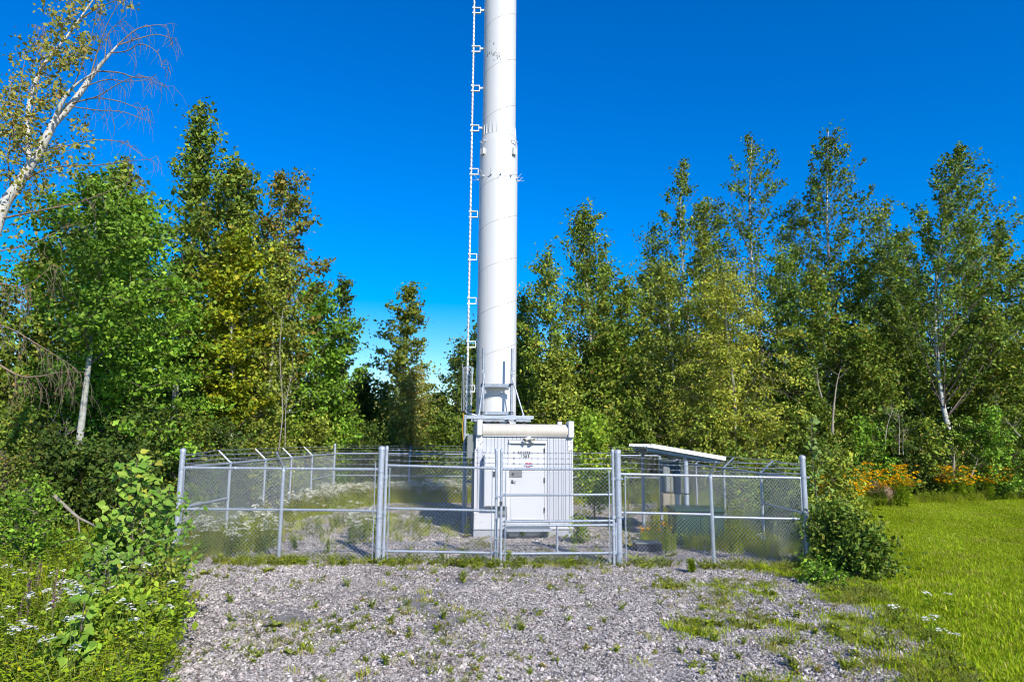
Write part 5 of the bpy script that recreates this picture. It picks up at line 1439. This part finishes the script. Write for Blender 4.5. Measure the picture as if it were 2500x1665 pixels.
low_p = [mk_(tuft(26, .08, .10, (GR2, YG), .005), 'grass_sprig'), mk_(leafy(.09, 30, .04, (GR2, YG), 6, lean0=.4, lean1=1.2), 'weed_sprig'), mk_(leafy(.10, 34, .03, (YG, DRY, RED_), 6, lean0=.4, lean1=1.2), 'weed_sprig'), mk_(tuft(34, .10, .13, (YG, DRY, DRY), .004), 'grass_sprig'), mk_(leafy(.08, 34, .055, ((.13, .18, .010), YG), 6, lean0=.4, lean1=1.2), 'weed_sprig')]

# lawn, leaving the mower's wheel tracks thinner
tracks = [gp((2215, 1345), (2300, 1390), (2400, 1440), (2510, 1495)), gp((2180, 1450), (2300, 1500), (2420, 1560), (2520, 1620)), gp((2290, 1335), (2380, 1365), (2510, 1410)), gp((2090, 1290), (2250, 1320), (2420, 1330))]
def trackd(x, y):
    d = np.full(len(x), 9.0)
    for t in tracks:
        for (a, b_) in zip(t[:-1], t[1:]):
            ax, ay = a; bx, by = b_; vx, vy = bx - ax, by - ay; L2 = vx*vx + vy*vy
            u = np.clip(((x - ax) * vx + (y - ay) * vy) / L2, 0, 1)
            d = np.minimum(d, np.hypot(x - ax - u * vx, y - ay - u * vy))
    return d
VIEW = gp((1950, 1225), (2650, 1215), (2750, 1900), (1950, 1900))
def ldens(x, y):
    k = pip(x, y, VIEW).astype(float)
    k *= np.where(trackd(x, y) < .16, .03, 1.0)
    return k * np.clip(1.2 - (y - 6) / 45, .5, 1)
xy = sample(LAWN, 5400, ldens)
band = np.sin((xy[:, 0] * .86 - xy[:, 1] * .5) * 2.1 + 2.0 * npnoise(xy[:, 0], xy[:, 1], .12)) * .5 + npnoise(xy[:, 0], xy[:, 1], .5, 4.) * .9 + npnoise(xy[:, 0], xy[:, 1], 1.8, 2.) * .6
li = np.where(band > .45, 1, np.where(band < -.5, RNG.choice([2, 3], len(xy)), RNG.choice([0, 5, 6], len(xy))))
li = np.where((npnoise(xy[:, 0], xy[:, 1], .8, 7.) > .33) & (RNG.random(len(xy)) < .6), 4, li)
zz = np.array([hground(a, b_) for a, b_ in xy])
scatter('lawn_grass', lawn_p, np.concatenate([xy, zz[:, None]], 1), np.stack([RNG.normal(0, .06, len(xy)), RNG.normal(0, .06, len(xy)), RNG.uniform(0, 6.28, len(xy))], 1), RNG.uniform(.7, 1.3, len(xy)) * (1 + .25 * npnoise(xy[:, 0], xy[:, 1], 1.3, 5.)), li, 'short mown grass of the bright green lawn')
# edge between gravel and lawn: sparse weeds thickening to the right
EDGE = gp((1560, 1395), (1800, 1370), (2000, 1380), (2160, 1450), (2330, 1600), (2450, 1760), (2420, 1900), (1500, 1900), (1700, 1560))
def edens(x, y):
    n1 = npnoise(x, y, .9) ; n2 = npnoise(x, y, 2.6, 5.0)
    gx = np.clip((x - 2.4 - (y - 9) * .28) / 4.6, 0, 1)
    return np.clip((n1 * .9 + n2 * .7 + gx * 1.3 - .38) * .85, 0, 1)
xy = sample(EDGE, 3000, edens)
put('edge_weeds', low_p + lawn_p[:2], xy, .6, 1.3, 'low weeds and grass creeping from the lawn into the gravel', .1, 0, [.20, .18, .16, .22, .14, .05, .05])
# left weed field
FIELD = gp((-250, 1900), (365, 1900), (385, 1680), (410, 1570), (430, 1470), (420, 1380), (415, 1290)) + [(-9.5, 20), (-14, 22), (-22, 16)]
def fdens(x, y): return np.clip(1.15 - (y - 5) / 18, .25, 1)
xy = sample(FIELD, 3600, fdens)
put('field_weeds', field_p, xy, .65, 1.25, 'tall tangled weeds and grass filling the left foreground', .1, -.03, [.12, .10, .24, .18, .10, .18, .08])
# inside the compound
CL_ = gp((440, 1350), (560, 1330), (640, 1290), (760, 1262), (960, 1222), (1080, 1215), (1120, 1212)) + [(-1.3, 27.6), (BXL + .2, 27.6), (FXL + .2, FY + .2)]
xy = sample(CL_, 2500)
put('dry_grass', dry_p, xy, .7, 1.35, 'yellowing grass and white flowers filling the left half of the compound', .1, 0, [.26, .22, .16, .14, .1, .12])
FL = [(FXL + .15, FY + .15)] + gp((655, 1352), (690, 1310), (600, 1280), (450, 1285))
xy = sample(FL, 330)
put('dry_grass', dry_p, xy, .7, 1.25, 'brownish green tall weeds just inside the left fence panel', .1, 0, [.26, .2, .22, .08, .06, .18])
MID = gp((640, 1335), (900, 1330), (1120, 1325), (1130, 1280), (900, 1265), (700, 1285))
xy = sample(MID, 130)
put('compound_weeds', dry_p, xy, .4, .85, 'scattered weeds on the gravel inside the left fence panel and gate', .1, 0, [.2, .2, .2, .12, .08, .2])
CR_ = gp((1420, 1215), (1620, 1230)) + [(3.2, 17), (5.9, 15), (5.9, 27.6), (1.5, 27.6)]
xy = sample(CR_, 420)
put('dry_grass', dry_p, xy, .5, 1.1, 'yellowing grass behind the canopy in the right half of the compound', .1, 0, [.3, .2, .2, .04, .12, .14])
CR2 = gp((1530, 1350), (1700, 1345), (1965, 1355), (1965, 1300), (1830, 1230), (1770, 1330))
xy = sample(CR2, 420)
put('compound_weeds', field_p, xy, .45, 1.0, 'green weeds inside the right fence panel', .1, 0)
STRIP = [(FXL - .3, FY - .45), (FXR + .5, FY - .5), (FXR + .5, FY + .35), (FXL - .3, FY + .35)]
def sdens(x, y): return np.clip(.55 + npnoise(x, y, 1.1, 9.) * 1.1 - np.abs(y - FY + .05) * .6, 0.03, 1)
xy = sample(STRIP, 620, sdens)
put('fence_line_weeds', low_p + [field_p[5]], xy, .9, 1.8, 'low weeds growing along the foot of the fence and gate', .15, 0, [.18, .33, .2, .09, .2, 0])
# gravel inside and outside: thin speckle of tiny sprigs
xy = sample(GRAVEL, 3400, lambda x, y: np.clip(npnoise(x, y, .9, 3.) * 1.3 + npnoise(x, y, 3.1, 6.) * .6 + .12, 0, 1))
put('sprigs', low_p, xy, .4, 1.0, 'tiny sprigs of weed dotted through the gravel', .1, 0, [.12, .2, .32, .24, .12])
# bank beyond the lawn and the wood's floor
BANK = [(7.2, 15.5)] + gp((2075, 1268), (2140, 1243), (2250, 1230), (2650, 1218)) + [(26, 32.5), (9, 32.5), (6.6, 28)]
xy = sample(BANK, 1500)
put('bank_weeds', field_p, xy, .6, 1.1, 'tall weeds and grass on the bank beyond the lawn', .1, -.03, [.22, .14, .2, .16, .08, .14, .06])
BACK = [(BXL - 2, BY + .3), (BXR + 1, BY + .3), (BXR + 1, 31), (BXL - 2, 31)]
xy = sample(BACK, 420)
put('back_weeds', field_p, xy, 1.0, 1.8, 'tall weeds outside the back fence', .1, -.03)
# brown mound on the bank
mp0 = G(2135, 1222)
b = MB(); NR, NA = 7, 18
vs = []
for i in range(NR + 1):
    for k in range(NA):
        t = 2 * math.pi * k / NA; u = i / NR
        r = 1.25 * (1 - u) ** .7 * (1 + .18 * mnoise.noise(Vector((math.cos(t) * 1.5, math.sin(t) * 1.5, u * 3))))
        vs.append((r * math.cos(t) * 1.2, r * math.sin(t), .95 * u ** .8 * (1 + .12 * mnoise.noise(Vector((t, u * 4, 2))))))
b.add(vs, [(i*NA+k, i*NA+(k+1)%NA, (i+1)*NA+(k+1)%NA, (i+1)*NA+k) for i in range(NR) for k in range(NA)])
mo = b.build('earth_mound', mat('brown_earth', (.19, .12, .075), .95, 0, .35, 5, bump=.8, bscale=12), smooth=True)
mo.location = (mp0.x, mp0.y, -.1); tag(mo, 'brown mound of bare earth among orange flowers on the bank', 'mound')

# ------------------------------------------------------------------ single plants
def plant(name, label, cat, parts, loc, group=None, rz=0, s=1.0):
    e = empty(name, loc, rz, label, cat, group); e.scale = (s, s, s)
    for nm, me in parts: link(nm, me, e, 'stuff' if name == 'coneflower' and nm == 'flower_head' else None)
    return e
def many(name, label, cat, group, makers, spots, smin=.8, smax=1.2):
    """one plant of each maker, copied over the spots with obj.copy()"""
    protos = []
    for i, (x, y) in enumerate(spots):
        k = i % len(makers); loc = (x, y, hground(x, y))
        s = hr.uniform(smin, smax)
        if len(protos) <= k:
            protos.append(plant(name, label, cat, makers[k](), loc, group, hr.uniform(0, 6), s))
        else:
            copy_thing(protos[k], loc, hr.uniform(0, 6), s)
def lace_parts(h, n, r=.05):
    b, fs = lace(h, n, r); return [('stem', b.mesh('stem', HERB, True))] + [('flower_head', f.mesh('flower_head', HERB, True)) for f in fs]
def spike_parts(h, t, n=70):
    b, f = spike(h, t, n); return [('stem', b.mesh('stem', HERB, True)), ('flower_spike', f.mesh('flower_spike', HERB, True))]
def cone_parts(h, n):
    b, f = cone(h, n); return [('stem', b.mesh('stem', HERB, True)), ('flower_head', f.mesh('flower_head', HERB, True))]
def one(nm, b): return [(nm, b.mesh(nm, HERB, True))]
P2 = lambda pts: [tuple(G(x, y).to_2d()) for x, y in pts]
rs = lambda n, x0, x1, y0, y1: [(hr.uniform(x0, x1), hr.uniform(y0, y1)) for _ in range(n)]
# weeds standing on the open gravel (positions by eye from the photograph)
spots = [(784, 1412), (765, 1485), (968, 1445), (1055, 1400), (1140, 1420), (1130, 1405), (890, 1472), (920, 1480), (1112, 1490), (1100, 1375), (1225, 1400), (1260, 1405), (1390, 1410), (1340, 1435), (1440, 1400), (1413, 1443), (745, 1590), (808, 1592), (885, 1510), (910, 1520), (945, 1522), (855, 1540), (833, 1550), (972, 1555), (1010, 1550), (1280, 1536), (1280, 1500), (1320, 1500), (1386, 1517), (1470, 1525), (1080, 1510), (1065, 1535), (1330, 1640), (1290, 1650), (1225, 1640), (1160, 1640), (900, 1650), (870, 1655), (1010, 1620), (950, 1630), (735, 1535), (620, 1420), (655, 1400), (560, 1400), (700, 1385), (1430, 1395), (1480, 1400), (1570, 1420), (1680, 1405), (1815, 1415), (1950, 1470), (1720, 1500), (1620, 1480), (1660, 1530), (1600, 1560), (1740, 1570), (1500, 1600), (1560, 1620), (1350, 1620), (1830, 1560), (1420, 1580)]
kinds = [('small green weed tuft growing alone on the open gravel', lambda: one('leaves', leafy(.09, 44, .05, (GR2, YG), 7, lean0=.4, lean1=1.3))), ('thin grassy weed tuft with dry tips on the open gravel', lambda: one('blades', tuft(46, .10, .10, (YG, YG, DRY), .005))),
         ('bushy upright weed with narrow leaves on the open gravel', lambda: one('leaves', leafy(.12, 70, .042, (GR2, YG, GR), 9, lean0=.3, lean1=1.0))), ('reddish dry weed tuft on the open gravel', lambda: one('leaves', leafy(.07, 44, .04, (YG, RED_, DRY), 7, lean0=.5, lean1=1.5)))]
sp = P2([(x + hr.normal(0, 6), y + hr.normal(0, 4)) for x, y in spots] + rs(52, 560, 2000, 1390, 1650) + rs(26, 1250, 2100, 1480, 1660) + rs(18, 950, 1480, 1370, 1425))
hr.shuffle(sp)
sp = [tuple(p) for p in sp]
q4 = len(sp) // 4
for k, (lb, mk1) in enumerate(kinds):
    many('weed_tuft', lb, 'weed', ('leafy green weed tufts', 'grassy weed tufts', 'upright narrow-leaved weeds', 'reddish weed tufts')[k] + ' on the gravel', [mk1, mk1, mk1], sp[k*q4:(k+1)*q4], .6, 1.35)
# rosettes
for (x, y, s, lb) in [(497, 1404, .20, 'pale green leaf rosette on the gravel, left below the fence corner'), (930, 1366, .30, 'long leaved pale rosette at the foot of the left gate post'), (1553, 1374, .34, 'grey green leaf rosette just right of the right gate post'), (1600, 1374, .32, 'grey green leaf rosette second from the right gate post'), (672, 1535, .17, 'yellow green leaf rosette alone on the open gravel'), (655, 1398, .20, 'yellowish leaf rosette in front of the left fence panel'), (720, 1366, .18, 'small pale rosette under the left fence panel'), (1055, 1378, .17, 'yellow dying rosette in front of the left gate leaf'), (708, 1600, .13, 'tiny yellow green rosette near the bottom of the gravel')]:
    q = G(x, y); plant('leaf_rosette', lb, 'weed', one('leaves', rosette(16, s, ((.12, .135, .03), (.145, .155, .03), (.10, .12, .025)))), (q.x, q.y, hground(q.x, q.y)))
# mulleins and dead stalks
for (x, y, top, lb, tn) in [(452, 1392, 1262, 'tall yellow mullein stalk just inside the left fence panel', (.22, .17, .03)), (1640, 1360, 1150, 'tall yellowing weed stalk behind the right fence panel, in front of the rack', (.16, .12, .03)), (1534, 1335, 1205, 'thin dry weed stalk just right of the right gate post', (.17, .13, .04)), (704, 1300, 1165, 'tall yellow mullein in the left half of the compound', (.21, .17, .03)), (1138, 1312, 1265, 'slim yellow green weed at the left front corner of the shelter', (.13, .14, .015))]:
    q = G(x, y); hgt = at(x, top, q.y).z
    b, f = spike(hgt, tn, 110, .03, 40); r_ = rosette(10, .22, ((.18, .17, .03), (.13, .14, .025)))
    plant('mullein', lb, 'weed', [('stem', b.mesh('stem', HERB, True)), ('flower_spike', f.mesh('flower_spike', HERB, True)), ('leaves', r_.mesh('leaves', HERB, True))], (q.x, q.y, 0))
# orange flowered weed behind the right panel, tall green vine weed
q = G(1625, 1352); plant('flowering_weed', 'bushy weed with orange flower heads behind the right fence panel', 'weed', [('leaves', leafy(.8, 220, .09, (GR2, YG), 9).mesh('leaves', HERB, True))] + cone_parts(.85, 7), (q.x, q.y, 0))
q = G(1573, 1322); plant('flowering_weed', 'low weed with one orange flower head right of the gate post', 'weed', cone_parts(.4, 5), (q.x, q.y, 0))
q = G(1788, 1366); plant('climbing_weed', 'tall narrow leafy weed climbing the right fence panel', 'weed', one('leaves', leafy(1.25, 420, .10, (GR2, GR, YG), 7)), (q.x, q.y, 0))
q = G(1735, 1350); plant('leafy_weed', 'leafy weed in front of the green utility box', 'weed', one('leaves', leafy(.7, 170, .09, (GR, GR2), 8)), (q.x, q.y, 0))
q = G(1690, 1398); plant('leafy_weed', 'spreading bright green weed below the right fence panel', 'weed', one('leaves', leafy(.28, 190, .11, (GR2, (.11, .17, .010)), 14)), (q.x, q.y, 0))
for x, y, lb in [(1395, 1372, 'bright leafy weed clump under the right gate leaf'), (1465, 1375, 'bright leafy weed clump next to the right gate post'), (1000, 1368, 'bright leafy weed clump under the left gate leaf, near its hinge post'), (1080, 1370, 'bright leafy weed clump under the middle of the left gate leaf'), (1130, 1372, 'yellowing leafy weed clump under the free end of the left gate leaf'), (1240, 1378, 'leafy weed clump in front of the gap between the gate leaves'), (720, 1345, 'dark leafy weed clump at the middle post of the left fence panel'), (800, 1352, 'leafy weed clump under the left fence panel near the gate'), (1335, 1312, 'bright leafy weed under the shelter step'), (1275, 1312, 'pale leafy weed at the left end of the shelter step')]:
    q = G(x, y); plant('leafy_weed', lb, 'weed', one('leaves', leafy(.3, 130, .085, (GR2, (.12, .17, .010), YG) if 'dark' not in lb else (GR,), 9)), (q.x, q.y, hground(q.x, q.y)))
# white lace flowers
many('lace_flower', 'white lacy wild carrot flowers among the weeds at the lower left', 'flower', 'white lacy flowers in the left weeds', [lambda: lace_parts(.85, 2, .05), lambda: lace_parts(.75, 3, .045), lambda: lace_parts(.65, 2, .05)], P2(rs(16, -40, 200, 1560, 1760) + rs(14, 80, 400, 1480, 1700) + rs(10, 330, 430, 1400, 1480)))
many('lace_flower', 'white lacy wild carrot flowers behind the left fence panel', 'flower', 'white lacy flowers in the compound', [lambda: lace_parts(.62, 3, .055), lambda: lace_parts(.7, 4, .05), lambda: lace_parts(.5, 3, .055)], P2(rs(46, 455, 690, 1285, 1372) + rs(24, 690, 915, 1245, 1320) + rs(14, 850, 930, 1300, 1345)))
many('lace_flower', 'white lacy wild carrot flowers low at the edge of the lawn', 'flower', 'white lacy flowers by the lawn', [lambda: lace_parts(.22, 2, .05)], P2([(2273, 1492), (2322, 1487), (2195, 1527), (2290, 1545), (2305, 1580), (2335, 1592), (2275, 1560)]))
# purple loosestrife
many('loosestrife', 'purple flower spike among the weeds at the lower left', 'flower', 'purple spikes in the left weeds', [lambda: spike_parts(.95, PUR, 34), lambda: spike_parts(.85, (.17, .06, .18), 30)], P2([(75, 1530), (86, 1545), (62, 1560), (120, 1570), (132, 1580), (240, 1585), (252, 1590), (262, 1582), (270, 1590), (330, 1525), (325, 1545), (200, 1560), (35, 1640), (45, 1650), (118, 1660)]))
many('loosestrife', 'purple flower spike on the bank in front of the right wood', 'flower', 'purple spikes on the bank', [lambda: spike_parts(1.5, (.17, .05, .20), 120)], P2([(2392, 1212), (2398, 1214), (2404, 1211), (2275, 1206), (2245, 1204), (2124, 1210), (2262, 1208)]), 1.0, 1.3)
# orange flower clumps on the bank
many('coneflower', 'clump of orange coneflowers on the bank beyond the lawn', 'flower', 'orange flower clumps on the bank', [lambda: cone_parts(.95, 26), lambda: cone_parts(1.05, 22)], P2([(2078, 1248), (2095, 1236), (2110, 1240), (2120, 1232), (2088, 1256), (2060, 1262), (2030, 1268), (2045, 1258), (2190, 1236), (2205, 1232), (2215, 1238), (2198, 1242), (2310, 1222), (2325, 1224), (2340, 1222), (2355, 1224), (2372, 1222), (2300, 1220), (2420, 1222), (2460, 1220), (2140, 1236), (2155, 1234), (2050, 1275), (2070, 1280), (2035, 1285), (2090, 1268), (2020, 1290), (2060, 1290)]), 1.1, 1.5)
# dead pale flower stalks in the sapling's foot etc. are left to the weeds

# ------------------------------------------------------------------ saplings with large lobed leaves, every leaf a part
def lobed(name, tint, L=1.0):
    b = MB()
    out = [(0, 0), (.16, -.06), (.34, .10), (.52, .22), (.44, .42), (.34, .58), (.20, .66), (.10, .90), (0, 1.0)]
    pts = [(x, y) for x, y in out] + [(-x, y) for x, y in reversed(out[1:-1])]
    vs = [(x * L, y * L, (abs(x) * .22 - (y - .4) ** 2 * .25) * L) for x, y in pts] + [(0, .38 * L, -.02 * L)]
    n = len(pts); c = n
    b.add(vs, [(i, (i + 1) % n, c) for i in range(n)], tint)
    return b.mesh(name, LEAF, True)
def sapling(label, base, H, spread, nleaf, size, cols, nbr, seed, bias=0.0):
    rg = np.random.default_rng(seed)
    t = empty('leafy_sapling', base, 0, label, 'sapling')
    protos = [lobed('leaf', c) for c in cols]
    sg = []; nodes = []
    stem_ = smooth([np.array([0, 0, -.05]), np.array([.03, 0, H * .35]), np.array([-.02, .02, H * .7]), np.array([0, 0, H])], 5)
    sg.append((stem_, .018, .005, 6))
    for i in range(len(stem_)):
        if stem_[i][2] > H * .25: nodes += [stem_[i]] * 2
    for k in range(nbr):
        u = .12 + .8 * k / nbr; h = H * u; r = spread * (1 - .75 * u ** 2.2) * rg.uniform(.55, 1.1)
        a = k * 2.4 + rg.uniform(-.4, .4)
        s = np.array([0, 0, h]); e = s + np.array([math.cos(a) * r, math.sin(a) * r, r * rg.uniform(.35, .9)])
        m_ = s * .5 + e * .5 + np.array([0, 0, -.03])
        sg.append(([s, m_, e], .008, .004, 4))
        for j in range(7): 
            f = .25 + .75 * j / 6; nodes.append((s * (1 - f) ** 2 + 2 * m_ * f * (1 - f) + e * f * f))
    V, F = tube_np(sg); link('stem', quads_mesh('stem', V, F, None, BARK), t)
    nodes = np.array(nodes)
    for i in range(nleaf):
        q = nodes[i % len(nodes)] if i < len(nodes) else nodes[rg.integers(len(nodes))]
        u = q[2] / H
        o = link('leaf', protos[rg.integers(len(protos))], t)
        a = rg.uniform(0, 6.283)
        dd = Vector((math.cos(a), math.sin(a), rg.uniform(-.5, .25)))
        q2 = Vector(q) + dd * .05
        up = Vector((SUN_DIR.x + rg.normal(0, .55), SUN_DIR.y + rg.normal(0, .55), SUN_DIR.z + .35 + rg.normal(0, .35))).normalized()
        y = (dd - up * dd.dot(up)).normalized(); x = y.cross(up).normalized()
        s = size * rg.uniform(.65, 1.15) * (1.0 + bias * (u - .5))
        M_ = Matrix(((x.x, y.x, up.x, q2.x), (x.y, y.y, up.y, q2.y), (x.z, y.z, up.z, q2.z), (0, 0, 0, 1)))
        o.matrix_local = M_ @ Matrix.Scale(s, 4)
    return t
q = G(305, 1480)
BL = ((.085, .145, .016), (.105, .165, .02), (.065, .12, .015), (.125, .17, .025))
sapling('tall leafy sapling with large lobed leaves left of the fence corner', (q.x, q.y, 0), at(300, 1105, q.y).z, .72, 300, .105, BL + BL + BL + ((.16, .16, .02),), 30, 3, .55)
q = G(340, 1500)
sapling('shorter dense sapling tucked under the tall one, right side', (q.x + .12, q.y + .35, 0), at(370, 1190, q.y).z, .58, 290, .085, ((.05, .10, .012), (.065, .12, .014), (.08, .135, .018)), 26, 4)
q = G(185, 1700)
sapling('small sapling with bright round leaves at the bottom left', (q.x, q.y, 0), at(185, 1465, q.y).z, .22, 60, .115, BL, 7, 6)
q = G(245, 1560)
sapling('low sapling with mid green leaves left of the tall sapling', (q.x, q.y, 0), at(225, 1330, q.y).z, .50, 260, .085, ((.06, .105, .014), (.08, .13, .018)), 24, 9)
q = G(2048, 1330)
sapling('climber with big grey green leaves above the right fence corner', (at(1985, 1100, 15.4).x, 15.4, 0), at(1985, 1015, 15.4).z, .42, 110, .12, ((.075, .11, .03), (.09, .125, .03), (.065, .11, .018)), 14, 12, .4)

pshrub('dense bright willowy weed bush at the lower left, right edge of the weeds', 330, 1470, 8.2, 90, 'bright', 4200, .075, name='bush', cat='bush', clump=.16, nb=40)
pshrub('grey green narrow leaved bush at the edge of the gravel, lower left', 420, 1395, 9.9, 38, 'birch', 1500, .06, name='bush', cat='bush', clump=.13)
pshrub('dark leafy bush filling in below the tall sapling', 310, 1310, 10.9, 80, 'green', 3600, .075, name='bush', cat='bush', clump=.16, nb=36)
pshrub('bright weed bush at the bottom edge of the picture, left of the gravel', 250, 1560, 7.4, 95, 'bright', 3600, .06, name='bush', cat='bush', clump=.15, nb=36)
